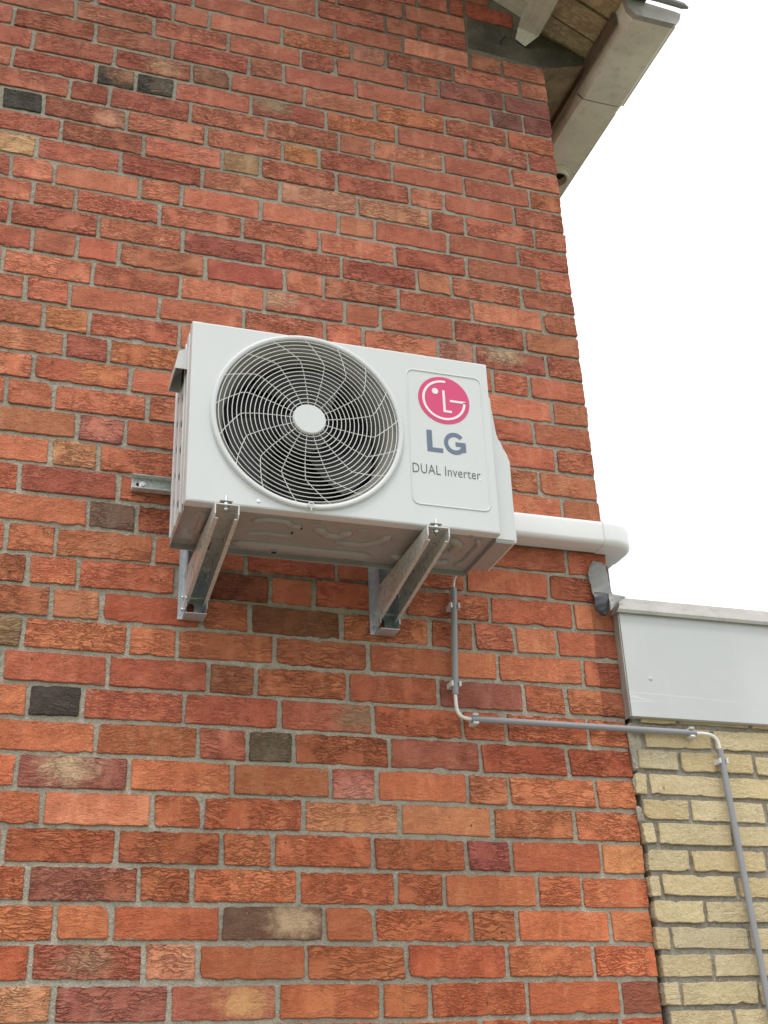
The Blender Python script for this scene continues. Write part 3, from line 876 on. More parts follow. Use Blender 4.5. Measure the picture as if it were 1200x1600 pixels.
for k in range(-30, 12):
    js = YJ.get(k) or ([0.044, 0.25] if k % 2 == 0 else [0.14, 0.345])
    js = list(js)
    while js[-1] < 2.2: js.append(js[-1] + 0.2085)
    js = [YX0.get(k, 0.002 if k % 2 == 0 else 0.006) - 0.004] + js
    for n, (a, b) in enumerate(zip(js, js[1:])):
        x0, x1 = a + 0.005 + rnd.uniform(-0.0015, 0.0015), b - 0.005 + rnd.uniform(-0.0015, 0.0015)
        L = x1 - x0
        zc = Z0 + YZ0 + k * YP + rnd.uniform(-0.0015, 0.0015)
        H = 0.0468 + rnd.uniform(-0.002, 0.002)
        ce = V(((x0 + x1) / 2, YF + rnd.uniform(-0.002, 0.002), zc)); col = yellow()
        px = project((x0, YF, zc))
        if px[0] < 1205 and px[1] < 1610:
            key = (round(L / 0.012), rnd.randrange(7))
            if key not in YSH:
                tmp = brick_bm(key[0] * 0.012, 0.0468, 0.09, 0.004, 0.05, 50000 + key[0] * 31 + key[1] * 1009)
                bmesh.ops.recalc_face_normals(tmp, faces=tmp.faces)
                me = bpy.data.meshes.new('brick'); tmp.to_mesh(me); tmp.free()
                me.materials.append(M['ybrick']); YSH[key] = me
            o = bpy.data.objects.new('brick', YSH[key]); COL.objects.link(o)
            o.parent = ywall; o.location = ce - ORG[ywall.name]
            o.scale = (L / (key[0] * 0.012), 1, H / 0.0468)
            o.rotation_euler = (rnd.uniform(-0.02, 0.02), rnd.uniform(-0.012, 0.012), rnd.uniform(-0.012, 0.012))
            o.color = (*col, 1)
            o['span'] = L
        else:
            tmp = brick_bm(L, H, 0.03, 0.004, 0.1, k * 77 + n, False)
            bmesh.ops.recalc_face_normals(tmp, faces=tmp.faces)
            mp = {v: yfield.verts.new(v.co + ce) for v in tmp.verts}
            for f in tmp.faces:
                nf = yfield.faces.new([mp[v] for v in f.verts])
                for lp in nf.loops: lp[yt] = (*col, 1)
            tmp.free()
o = obj('brick_field', yfield, 'ybrick_joined', ywall); tag(o, kind='stuff')
# rough mortar fillet in the corner between the two walls
for i in range(3):
    z = Z0 + (0.47, 0.545, 0.40)[i]
    bm = bmesh.new()
    box(bm, ((-0.004, -0.002, -0.002)[i], -0.0105, z - (0.014, 0.04, 0.02)[i]), ((0.018, 0.030, 0.012)[i], 0.02, z + (0.02, 0.075, 0.02)[i]), 0.005, 1)
    for v in bm.verts: v.co += V((rnd.uniform(-0.004, 0.004), rnd.uniform(-0.003, 0.003), rnd.uniform(-0.004, 0.004)))
    obj('mortar_fillet', bm, 'mortar', ext)
# fascia panel: folded sheet with a dark return at its left end
FZ0, FZ1, FY = Z0 + 0.634, Z0 + 0.905, -0.028
bm = bmesh.new()
box(bm, (0.0025, FY, FZ0), (2.5, FY + 0.0022, FZ1), 0.0008, 1)
box(bm, (0.006, FY + 0.0024, FZ0), (2.5, -0.004, FZ0 + 0.0018))
fas = obj('fascia_panel', bm, 'fascia', ext)
bm = B((-0.001, FY + 0.002, FZ0 - 0.001), (0.0022, 0.03, FZ1), 0.0008, 1)
obj('panel_end', bm, 'coping', fas)
for x, z in ((0.067, Z0 + 0.733), (0.68, Z0 + 0.733), (1.3, Z0 + 0.733)):
    bm = bmesh.new()
    bmesh.ops.create_uvsphere(bm, u_segments=12, v_segments=6, radius=0.0055)
    for v in bm.verts: v.co = V((v.co.x + x, v.co.y * 0.4 + FY, v.co.z + z))
    obj('screw', bm, 'fascia', fas, smooth=80)
# metal roof edge: drip lip and sloping face, cut at a slant at its left end
bm = bmesh.new()
prof = [(FY - 0.010, FZ1 - 0.004), (FY - 0.012, FZ1 + 0.004), (FY - 0.008, FZ1 + 0.012), (0.000, FZ1 + 0.052), (0.02, FZ1 + 0.056), (0.24, FZ1 + 0.03), (0.24, FZ1), (FY + 0.004, FZ1 - 0.002)]
prism(bm, prof, YZ, -0.006, 2.5)
for v in bm.verts:
    if v.co.x < 0.0: v.co.x += (v.co.z - FZ1) * 0.55
cap = obj('roof_edge', bm, 'coping', ext, smooth=30)
bm = B((0.02, 0.10, FZ1 - 0.06), (2.4, 3.4, FZ1 + 0.006))
obj('flat_roof', bm, 'leaddark', ext)
# lead flashing dressed round the brick corner: sheets built row by row between a left and a right edge
def at_y(px, py, Y):
    d = CR * ((px - 600) / FPX) + CU * ((800 - py) / FPX) + CF
    return CAM + d * ((Y - CAM.y) / d.y)
def sheet(name, mat, parent, rows, th, fold):
    bm = bmesh.new()
    NU = 10
    fine = []
    for (a, b) in zip(rows, rows[1:]):
        for i in range(4): fine.append([a[k] + (b[k] - a[k]) * i / 4 for k in range(5)])
    fine.append(list(rows[-1]))
    fr, bk = [], []
    for m, (xl, yl, xr, yr, Y) in enumerate(fine):
        L_, R_ = at_y(xl, yl, Y), at_y(xr, yr, Y)
        r1, r2 = [], []
        for u in range(NU + 1):
            w = u / NU
            p = L_.lerp(R_, w)
            p.y -= 0.004 * math.sin(math.pi * w) ** 0.7 + fold * (abs(((m * 0.16 + w * 0.9) % 0.8) / 0.8 - 0.5) - 0.25) * 0.016
            r1.append(bm.verts.new(p)); r2.append(bm.verts.new(p + V((0, th, 0))))
        fr.append(r1); bk.append(r2)
    for g, flip in ((fr, 1), (bk, -1)):
        for a, b in zip(g, g[1:]):
            for u in range(NU): bm.faces.new([a[u], a[u + 1], b[u + 1], b[u]][::flip])
    n = len(fr)
    for i in range(n - 1):
        for u in (0, NU): bm.faces.new((fr[i][u], fr[i + 1][u], bk[i + 1][u], bk[i][u]))
    for i in (0, n - 1):
        for u in range(NU): bm.faces.new((fr[i][u], fr[i][u + 1], bk[i][u + 1], bk[i][u]))
    return obj(name, bm, mat, parent, smooth=50)
fl = sheet('lead_flashing', 'lead', ext, [(926, 877, 940, 880, -0.006), (921, 885, 946, 882.5, -0.007), (919, 896, 948.5, 894, -0.008), (921, 906, 951, 907, -0.010), (924, 917, 954, 919, -0.012), (927, 930, 958, 931, -0.016)], 0.003, 0.4)
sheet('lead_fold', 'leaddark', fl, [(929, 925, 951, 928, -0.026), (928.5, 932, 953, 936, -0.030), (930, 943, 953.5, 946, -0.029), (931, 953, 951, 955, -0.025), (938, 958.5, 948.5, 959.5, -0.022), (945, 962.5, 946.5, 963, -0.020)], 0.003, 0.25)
sheet('lead_apron', 'lead', fl, [(951, 928, 978, 933, -0.030), (952, 936, 970, 938, -0.036), (953, 945, 962, 945, -0.040), (953.5, 954, 955, 954, -0.044)], 0.002, 0.2)
bm = B((0.001, 0.0, Z0 + 0.93), (0.005, 0.6, Z0 + 1.045), 0.001, 1)
obj('lead_upstand', bm, 'lead', fl)

# ------------------------------------------------------------------ air conditioner
AX0, AX1 = -1.150, -0.459
AZ0, AZ1 = Z0 + 0.917, Z0 + 1.357
AYF, AYB = -0.365, -0.150
ac = empty('air_conditioner', ((AX0 + AX1) / 2, (AYF + AYB) / 2, AZ0), 'white outdoor air conditioner with round fan grille mounted on the red brick wall', 'air conditioner')
FX, FZ, FR = -0.8905, Z0 + 1.1405, 0.213
# front panel with the round opening, edges rolled back
bm = bmesh.new()
NA = 120
rect = (AX0, AX1, AZ0, AZ1)
angs = sorted(set([2 * math.pi * i / NA for i in range(NA)] + [math.atan2(z - FZ, x - FX) % (2 * math.pi) for x in rect[:2] for z in rect[2:]]))
def on_rect(a, ins):
    c, s = math.cos(a), math.sin(a)
    t = 1e9
    if c > 1e-9: t = min(t, (AX1 - FX) / c)
    if c < -1e-9: t = min(t, (AX0 - FX) / c)
    if s > 1e-9: t = min(t, (AZ1 - FZ) / s)
    if s < -1e-9: t = min(t, (AZ0 - FZ) / s)
    x, z = FX + c * t, FZ + s * t
    return (min(max(x, AX0 + ins), AX1 - ins), min(max(z, AZ0 + ins), AZ1 - ins))
RO = 0.2065
rings = []
rings.append([bm.verts.new((FX + RO * math.cos(a), AYF + 0.022, FZ + RO * math.sin(a))) for a in angs])
rings.append([bm.verts.new((FX + RO * math.cos(a), AYF + 0.002, FZ + RO * math.sin(a))) for a in angs])
rings.append([bm.verts.new((FX + (RO + 0.002) * math.cos(a), AYF, FZ + (RO + 0.002) * math.sin(a))) for a in angs])
for ins, y in ((0.0045, AYF), (0.0014, AYF + 0.0012), (0.0, AYF + 0.0045), (0.0, AYF + 0.024)):
    rings.append([bm.verts.new((x, y, z)) for x, z in [on_rect(a, ins) for a in angs]])
n = len(angs)
for a, b in zip(rings, rings[1:]):
    for i in range(n):
        bm.faces.new((a[i], a[(i + 1) % n], b[(i + 1) % n], b[i]))
panel = obj('front_panel', bm, 'white', ac, smooth=35)
for pf in panel.data.polygons:
    if pf.normal.y < -0.999: pf.use_smooth = False
# casing: top, right side, back
bm = bmesh.new()
box(bm, (AX0 + 0.001, AYF + 0.020, AZ1 - 0.010), (AX1 - 0.001, AYB - 0.004, AZ1 + 0.0015), 0.003)
obj('top_panel', bm, 'white', ac, smooth=35)
bm = B((AX1 - 0.012, AYF + 0.0245, AZ0 + 0.008), (AX1 - 0.0012, AYB, AZ1 - 0.0105), 0.002)
obj('side_panel', bm, 'white', ac)
# left side: pressed panel with two staggered columns of air slots, coil behind
bm = bmesh.new()
sl = []
for yc, off in ((AYF + 0.105, 0.0), (AYF + 0.165, 0.033)):
    for i in range(6):
        z = AZ0 + 0.035 + off + 0.0655 * i
        if z + 0.02 < AZ1 - 0.03: sl.append(rrect(yc - 0.020, z, yc + 0.020, z + 0.019, 0.006, 3))
plate(bm, [(AYF + 0.0245, AZ0 + 0.002), (AYB, AZ0 + 0.002), (AYB, AZ1 - 0.0105), (AYF + 0.0245, AZ1 - 0.0105)], sl, YZ, AX0 + 0.001, AX0 + 0.0028)
sidep = obj('side_panel', bm, 'white', ac)
for y in (AYF + 0.030, AYF + 0.072, AYF + 0.136, AYF + 0.196):
    bm = B((AX0 - 0.0022, y, AZ0 + 0.006), (AX0 + 0.0022, y + 0.009, AZ1 - 0.014), 0.0018, 2)
    obj('pressed_rib', bm, 'white', sidep, smooth=60)
bm = B((AX0 + 0.014, AYF + 0.060, AZ0 + 0.012), (AX0 + 0.045, AYB - 0.002, AZ1 - 0.012))
obj('coil', bm, 'dark', ac)
# grip on the left side: hooded handle, hollow below
bm = bmesh.new()
hp = [(AX0 + 0.003, Z0 + 1.318), (AX0 - 0.020, Z0 + 1.306), (AX0 - 0.027, Z0 + 1.262), (AX0 - 0.0245, Z0 + 1.261), (AX0 - 0.017, Z0 + 1.301), (AX0 + 0.003, Z0 + 1.312)]
prism(bm, hp, XZ, AYF + 0.052, AYF + 0.150)
side = [(AX0 + 0.003, Z0 + 1.318), (AX0 - 0.020, Z0 + 1.306), (AX0 - 0.027, Z0 + 1.262), (AX0 + 0.003, Z0 + 1.262)]
prism(bm, side, XZ, AYF + 0.050, AYF + 0.0519); prism(bm, side, XZ, AYF + 0.1502, AYF + 0.152)
obj('handle', bm, 'white', ac)
bm = B((AX0 + 0.0005, AYF + 0.053, Z0 + 1.262), (AX0 + 0.006, AYF + 0.149, Z0 + 1.308))
obj('handle_recess', bm, 'dark', ac)
# interior
bm = B((AX0 + 0.046, AYF + 0.115, AZ0 + 0.012), (AX1 - 0.014, AYB + 0.0, AZ1 - 0.013))
obj('coil_back', bm, 'dark', ac)
bm = bmesh.new()
lath = [(RO - 0.001, AYF + 0.006), (RO - 0.006, AYF + 0.011), (RO - 0.017, AYF + 0.020), (RO - 0.024, AYF + 0.034), (RO - 0.026, AYF + 0.060), (RO - 0.024, AYF + 0.112)]
rg = [[bm.verts.new((FX + r * math.cos(2 * math.pi * i / 72), y, FZ + r * math.sin(2 * math.pi * i / 72))) for i in range(72)] for r, y in lath]
for a, b in zip(rg, rg[1:]):
    for i in range(72): bm.faces.new((a[i], a[(i + 1) % 72], b[(i + 1) % 72], b[i]))
obj('fan_shroud', bm, 'shroud', ac, smooth=60)
fan_bm = bmesh.new()
cyl(fan_bm, (FX, AYF + 0.045, FZ), (FX, AYF + 0.10, FZ), 0.052, 28)
fan = obj('fan', fan_bm, 'blade', ac, smooth=50)
for bl in range(3):
    bm = bmesh.new()
    a0 = math.radians(40 + 120 * bl)
    rows = []
    for i in range(9):
        u = i / 8
        row = []
        for j in range(9):
            w = j / 8
            r = 0.05 + (0.170 - 0.05) * w
            a = a0 + u * math.radians(66) * (0.75 + 0.35 * w) + w * 0.35
            row.append((r, a, AYF + 0.052 + 0.045 * u - 0.010 * w * (1 - u)))
        rows.append(row)
    g = [[bm.verts.new((FX + r * math.cos(a), y, FZ + r * math.sin(a))) for r, a, y in row] for row in rows]
    for i in range(8):
        for j in range(8): bm.faces.new((g[i][j], g[i][j + 1], g[i + 1][j + 1], g[i + 1][j]))
    obj('fan_blade', bm, 'blade', fan, smooth=60)
# wire grille
gy = AYF - 0.006
bm = bmesh.new()
lath = [(RO - 0.003, AYF + 0.006), (RO - 0.003, AYF - 0.005), (RO - 0.001, AYF - 0.0075), (RO + 0.0055, AYF - 0.0078), (RO + 0.0085, AYF - 0.006), (RO + 0.0092, AYF + 0.0004)]
rg = [[bm.verts.new((FX + r * math.cos(2 * math.pi * i / 96), y, FZ + r * math.sin(2 * math.pi * i / 96))) for i in range(96)] for r, y in lath]
for a, b in zip(rg, rg[1:]):
    for i in range(96): bm.faces.new((a[i], a[(i + 1) % 96], b[(i + 1) % 96], b[i]))
grille = obj('grille', bm, 'white', ac, smooth=60)
NR = 17
for i in range(NR):
    r = 0.0430 + (0.1985 - 0.0430) * i / (NR - 1)
    bm = torus_y(bmesh.new(), FX, gy, FZ, r, 0.00105, 84, 6)
    obj('ring_wire', bm, 'wire', grille, smooth=80)
NS = 17
for k in range(NS):
    a = math.radians(12 + 360 * k / NS)
    pts = []
    for r, da in ((0.036, -4), (0.07, -3), (0.11, -1.5), (0.142, 0), (0.149, 0.8), (0.155, 2.6), (0.162, 5), (0.175, 9.0), (0.190, 13.0), (0.2045, 16.8)):
        an = a + math.radians(da)
        yy = gy + 0.0020 if r < 0.15 else gy + 0.0004
        pts.append((FX + r * math.cos(an), yy, FZ + r * math.sin(an)))
    bm = tube(bmesh.new(), pts, 0.00095, 6)
    obj('spoke_wire', bm, 'wire', grille, smooth=80)
bm = bmesh.new()
lath = [(0.0, gy - 0.0045), (0.0345, gy - 0.0040), (0.0355, gy - 0.003), (0.0372, gy - 0.0002), (0.0372, gy + 0.004)]
rg = [[bm.verts.new((FX + r * math.cos(2 * math.pi * i / 48), y, FZ + r * math.sin(2 * math.pi * i / 48))) for i in range(48)] for r, y in lath[1:]]
bm.faces.new(rg[0])
for a, b in zip(rg, rg[1:]):
    for i in range(48): bm.faces.new((a[i], a[(i + 1) % 48], b[(i + 1) % 48], b[i]))
hub = obj('hub_cap', bm, 'white', grille, smooth=40)
for pf in hub.data.polygons:
    if pf.normal.y < -0.99: pf.use_smooth = False
bm = torus_y(bmesh.new(), FX + 0.001, AYF - 0.011, FZ - RO - 0.002, 0.006, 0.0016, 20, 6)
cyl(bm, (FX + 0.001, AYF - 0.011, FZ - RO - 0.007), (FX + 0.001, AYF - 0.010, FZ - RO - 0.015), 0.0018, 8)
obj('hook', bm, 'wire', grille, smooth=60)
for x, z in ((-0.999, Z0 + 0.933), (-0.498, Z0 + 1.045)):
    bm = bmesh.new()
    bmesh.ops.create_uvsphere(bm, u_segments=14, v_segments=7, radius=0.0048 if z < Z0 + 1 else 0.002)
    for v in bm.verts: v.co = V((v.co.x + x, v.co.y * 0.35 + AYF, v.co.z + z))
    cyl(bm, (x, AYF - 0.0019, z), (x, AYF - 0.0012, z), 0.0018 if z < Z0 + 1 else 0.0008, 8)
    obj('screw', bm, 'zincbolt', panel, smooth=60)
# raised outline of the badge field
P0, P1, PZ0, PZ1 = -0.660, -0.479, Z0 + 0.969, Z0 + 1.312
bm = bmesh.new()
loop = rrect(P0, PZ0, P1, PZ1, 0.016, 6)
tube(bm, [(x, AYF + 0.0004, z) for x, z in loop], 0.0022, 8, closed=True)
badge = obj('badge_outline', bm, 'white', panel, smooth=80)
# round emblem: disc, ring with gap, L stroke, dot
LX, LZ, LR = -0.5728, Z0 + 1.2405, 0.0620
bm = bmesh.new()
prism(bm, circ(LX, LZ, LR, 64), XZ, AYF - 0.0007, AYF + 0.0005)
emblem = obj('emblem', bm, 'pink', panel)
def stroke(bm, pts, w, y0, y1):
    L_, R_ = [], []
    for i, p in enumerate(pts):
        a, b = pts[max(i - 1, 0)], pts[min(i + 1, len(pts) - 1)]
        d = V((b[0] - a[0], b[1] - a[1])); d.normalize()
        n_ = V((-d.y, d.x))
        L_.append((p[0] + n_.x * w / 2, p[1] + n_.y * w / 2)); R_.append((p[0] - n_.x * w / 2, p[1] - n_.y * w / 2))
    for i in range(len(pts) - 1):
        prism(bm, [L_[i], R_[i], R_[i + 1], L_[i + 1]], XZ, y0, y1)
bm = bmesh.new()
e0, e1 = AYF - 0.0013, AYF - 0.0008
arc = [(LX + 0.0495 * math.cos(math.radians(a)), LZ + 0.0495 * math.sin(math.radians(a))) for a in range(80, 361, 8)]
arc = [(LX + 0.006, LZ + 0.0495)] + arc[1:]
stroke(bm, arc, 0.0058, e0, e1)
stroke(bm, [(LX + 0.0145, LZ + 0.0), (LX + 0.0524, LZ + 0.0)], 0.0058, e0, e1)
obj('emblem_line', bm, 'pinkline', emblem)
bm = bmesh.new()
stroke(bm, [(LX + 0.0, LZ + 0.026), (LX + 0.0, LZ - 0.026)], 0.0058, e0, e1)
stroke(bm, [(LX - 0.0029, LZ - 0.0289), (LX + 0.0175, LZ - 0.0289)], 0.0058, e0, e1)
obj('emblem_line', bm, 'pinkline', emblem)
obj('emblem_dot', prism(bmesh.new(), circ(LX - 0.0205, LZ + 0.0215, 0.0078, 24), XZ, e0, e1), 'pinkline', emblem)
# LG lettering
ty0, ty1 = AYF - 0.0008, AYF + 0.0004
lx, lz, lh = -0.6195, Z0 + 1.103, 0.0545
bm = prism(bmesh.new(), [(lx, lz), (lx + 0.037, lz), (lx + 0.037, lz + 0.0105), (lx + 0.0125, lz + 0.0105), (lx + 0.0125, lz + lh), (lx, lz + lh)], XZ, ty0, ty1)
obj('lettering', bm, 'greyprint', panel)
bm = bmesh.new()
gcx, gcz, gro, gri = lx + 0.0665, lz + lh / 2, 0.0278, 0.0165
out = [(gcx + gro * 0.93 * math.cos(math.radians(a)), gcz + gro * math.sin(math.radians(a))) for a in range(42, 318, 9)]
inn = [(gcx + gri * math.cos(math.radians(a)), gcz + gri * 1.05 * math.sin(math.radians(a))) for a in range(42, 318, 9)]
for i in range(len(out) - 1):
    prism(bm, [out[i], out[i + 1], inn[i + 1], inn[i]], XZ, ty0, ty1)
rx = gcx + gro * 0.93
prism(bm, [(gcx + 0.0015, gcz - 0.0065), (gcx + 0.0015, gcz + 0.004), (rx, gcz + 0.004), (rx, gcz - 0.0195), (out[-1][0], out[-1][1]), (inn[-1][0], inn[-1][1]), (rx - 0.0115, gcz - 0.0095), (rx - 0.0115, gcz - 0.0065)], XZ, ty0, ty1)
obj('lettering', bm, 'greyprint', panel)
# DUAL Inverter
def text_bm(s, size, x, z, y, thick, width=None):
    cu = bpy.data.curves.new('t', 'FONT')
    cu.body = s; cu.size = size; cu.extrude = thick; cu.resolution_u = 3; cu.space_character = 1.04
    cu.offset = -size * 0.010
    to = bpy.data.objects.new('t', cu); COL.objects.link(to)
    dg = bpy.context.evaluated_depsgraph_get()
    me = bpy.data.meshes.new_from_object(to.evaluated_get(dg))
    bm = bmesh.new(); bm.from_mesh(me)
    bpy.data.objects.remove(to); bpy.data.meshes.remove(me); bpy.data.curves.remove(cu)
    x0 = min(v.co.x for v in bm.verts); x1 = max(v.co.x for v in bm.verts)
    k = width / (x1 - x0) if width else 1
    for v in bm.verts: v.co = V((x + (v.co.x - x0) * k, y - v.co.z, z + v.co.y))
    return bm
bm = text_bm('DUAL Inverter', 0.0345, -0.6565, Z0 + 1.0455, AYF - 0.0003, 0.0004, 0.1595)
obj('lettering', bm, 'darkprint', panel)
# valve cover on the right side: stepped outline seen from the front
bm = bmesh.new()
cvp = [(AX1 - 0.004, Z0 + 1.312), (AX1 + 0.012, Z0 + 1.306), (AX1 + 0.0215, Z0 + 1.292), (AX1 + 0.0235, Z0 + 1.196), (AX1 + 0.0265, Z0 + 1.182), (AX1 + 0.034, Z0 + 1.170), (AX1 + 0.046, Z0 + 1.157), (AX1 + 0.053, Z0 + 1.143), (AX1 + 0.0555, Z0 + 1.125), (AX1 + 0.0575, AZ0 + 0.012), (AX1 + 0.055, AZ0 + 0.004), (AX1 - 0.004, AZ0 + 0.004)]
prism(bm, cvp, XZ, AYF + 0.040, AYB - 0.012)
bmesh.ops.bevel(bm, geom=[e for e in bm.edges if abs(e.verts[0].co.y - e.verts[1].co.y) < 1e-6 and e.verts[0].co.y < AYF + 0.05], offset=0.004, segments=2, affect='EDGES')
obj('valve_cover', bm, 'white', ac, smooth=40)
# base pan with pressed ribs
bm = B((AX0 + 0.002, AYF + 0.003, AZ0 + 0.0015), (AX1 - 0.002, AYB, AZ0 + 0.011), 0.001, 1)
base = obj('base_pan', bm, 'base', ac)
bm = bmesh.new()
for lo, hi in (((AX0 + 0.0005, AYF + 0.0255, AZ0 - 0.010), (AX0 + 0.0022, AYB, AZ0 + 0.010)), ((AX1 - 0.0022, AYF + 0.026, AZ0 - 0.008), (AX1 - 0.0005, AYB, AZ0 + 0.010)), ((AX0 + 0.003, AYB - 0.0018, AZ0 - 0.012), (AX1 - 0.003, AYB, AZ0 + 0.010))):
    box(bm, lo, hi, 0.0005, 1)
obj('pan_flange', bm, 'base', base)
def dome(bm, pts2, r, h, zc, n=10):
    """long rounded pressing hanging under the pan along a 2D polyline"""
    pts = [V((x, y, zc)) for x, y in pts2]
    rows = []
    for i, p in enumerate(pts):
        d = (pts[min(i + 1, len(pts) - 1)] - pts[max(i - 1, 0)]).normalized()
        w = d.cross(V((0, 0, 1)))
        end = 0.35 if i in (0, len(pts) - 1) else 1.0
        rows.append([bm.verts.new(p + w * (r * end * math.cos(t)) - V((0, 0, h * end * math.sin(t)))) for t in [math.pi * k / n for k in range(n + 1)]])
    for a, b in zip(rows, rows[1:]):
        for k in range(n): bm.faces.new((a[k], a[k + 1], b[k + 1], b[k]))
    bm.faces.new(rows[0]); bm.faces.new(rows[-1][::-1])
zb = AZ0 + 0.0025
bm = bmesh.new()
dome(bm, [(-1.02, -0.185), (-1.00, -0.185), (-0.90, -0.185), (-0.80, -0.183), (-0.72, -0.183), (-0.70, -0.183)], 0.020, 0.012, zb)
rib = obj('pressed_rib', bm, 'base', base, smooth=60)
bm = bmesh.new()
for z0_, r_ in ((zb - 0.010, 0.011), (zb - 0.016, 0.008)):
    cyl(bm, (-0.925, -0.185, zb), (-0.925, -0.185, z0_), r_, 18)
obj('drain_spout', bm, 'base', base, smooth=50)
bm = cyl(bmesh.new(), (-0.925, -0.185, zb - 0.0155), (-0.925, -0.185, zb - 0.0163), 0.0062, 16)
obj('drain_hole', bm, 'dark', base)
for pl, r_, h_ in (([(-1.0, -0.30), (-0.97, -0.318), (-0.93, -0.318), (-0.915, -0.30), (-0.89, -0.30)], 0.009, 0.006), ([(-0.86, -0.30), (-0.83, -0.27), (-0.80, -0.27), (-0.78, -0.30)], 0.012, 0.006),
                   ([(-0.80, -0.24), (-0.74, -0.24), (-0.71, -0.26), (-0.69, -0.30)], 0.010, 0.006), ([(-0.56, -0.32), (-0.53, -0.29), (-0.53, -0.25), (-0.56, -0.22)], 0.011, 0.007),
                   ([(-0.50, -0.33), (-0.485, -0.30), (-0.485, -0.21), (-0.50, -0.18)], 0.007, 0.006), ([(-0.66, -0.20), (-0.60, -0.19), (-0.54, -0.19), (-0.52, -0.20)], 0.012, 0.007), ([(-1.12, -0.31), (-1.10, -0.31), (-1.10, -0.22), (-1.12, -0.22)], 0.008, 0.004),
                   ([(-0.90, -0.245), (-0.96, -0.25), (-1.0, -0.24)], 0.008, 0.005)):
    dense = []
    for a, b in zip(pl, pl[1:]):
        for i in range(4): dense.append((a[0] + (b[0] - a[0]) * i / 4, a[1] + (b[1] - a[1]) * i / 4))
    dense.append(pl[-1])
    bm = bmesh.new(); dome(bm, dense, r_ * 1.15, h_ * 1.5, zb)
    obj('pressed_rib', bm, 'base', base, smooth=60)
for x, y, r_ in ((-0.755, -0.305, 0.013), (-0.52, -0.335, 0.008), (-0.865, -0.325, 0.008)):
    bm = bmesh.new()
    pts = [(x + r_ * math.cos(2 * math.pi * i / 24), y + r_ * math.sin(2 * math.pi * i / 24), zb) for i in range(24)]
    tube(bm, pts, 0.003, 6, closed=True)
    obj('pressed_ring', bm, 'base', base, smooth=60)
for x, y, w in ((-0.905, -0.268, 0.012), (-0.89, -0.29, 0.007)):
    obj('drain_slot', B((x, y, AZ0 + 0.0008), (x + 0.004, y + w, AZ0 + 0.003)), 'dark', base)
bm = bmesh.new()
plate(bm, [(AX1 - 0.001, AYF + 0.045), (AX1 + 0.048, AYF + 0.045), (AX1 + 0.048, AYB - 0.016), (AX1 - 0.001, AYB - 0.016)], [], XY, AZ0 + 0.0005, AZ0 + 0.0036)
obj('cover_floor', bm, 'base', ac)

# ------------------------------------------------------------------ wall rail and brackets
RZ = Z0 + 1.128
bm = bmesh.new()
for lo, hi in (((0, 0, 0), (1, 1, 1)),):
    pass
rl0, rl1 = -1.2235, -0.47
slots = [rrect(x, RZ - 0.005, x + 0.022, RZ + 0.005, 0.0049, 4) for x in (-1.213, -1.05, -0.90, -0.75, -0.60, -0.51)]
plate(bm, [(rl0, RZ - 0.016), (rl1, RZ - 0.016), (rl1, RZ + 0.016), (rl0, RZ + 0.016)], slots, XZ, -0.0045, -0.0025)
box(bm, (rl0, -0.024, RZ + 0.0162), (rl1, -0.0025, RZ + 0.018), 0.0004, 1)
box(bm, (rl0, -0.024, RZ - 0.018), (rl1, -0.0025, RZ - 0.0162), 0.0004, 1)
rail = obj('mounting_rail', bm, 'galvpaint', None, loc=((rl0 + rl1) / 2, 0, RZ))
tag(rail, 'grey steel mounting rail on the brick wall sticking out left of the air conditioner', 'rail')
for x in (-1.198, -0.585):
    bm = bmesh.new()
    cyl(bm, (x, -0.0048, RZ), (x, -0.0062, RZ), 0.0088, 18); cyl(bm, (x, -0.0062, RZ), (x, -0.0115, RZ), 0.0062, 6); cyl(bm, (x, 0.05, RZ), (x, -0.004, RZ), 0.003, 8)
    obj('bolt', bm, 'zincbolt', rail)
obj('wall_hole', cyl(bmesh.new(), (-1.209, -0.0021, RZ), (-1.209, -0.0016, RZ), 0.0048, 12), 'dark', rail)

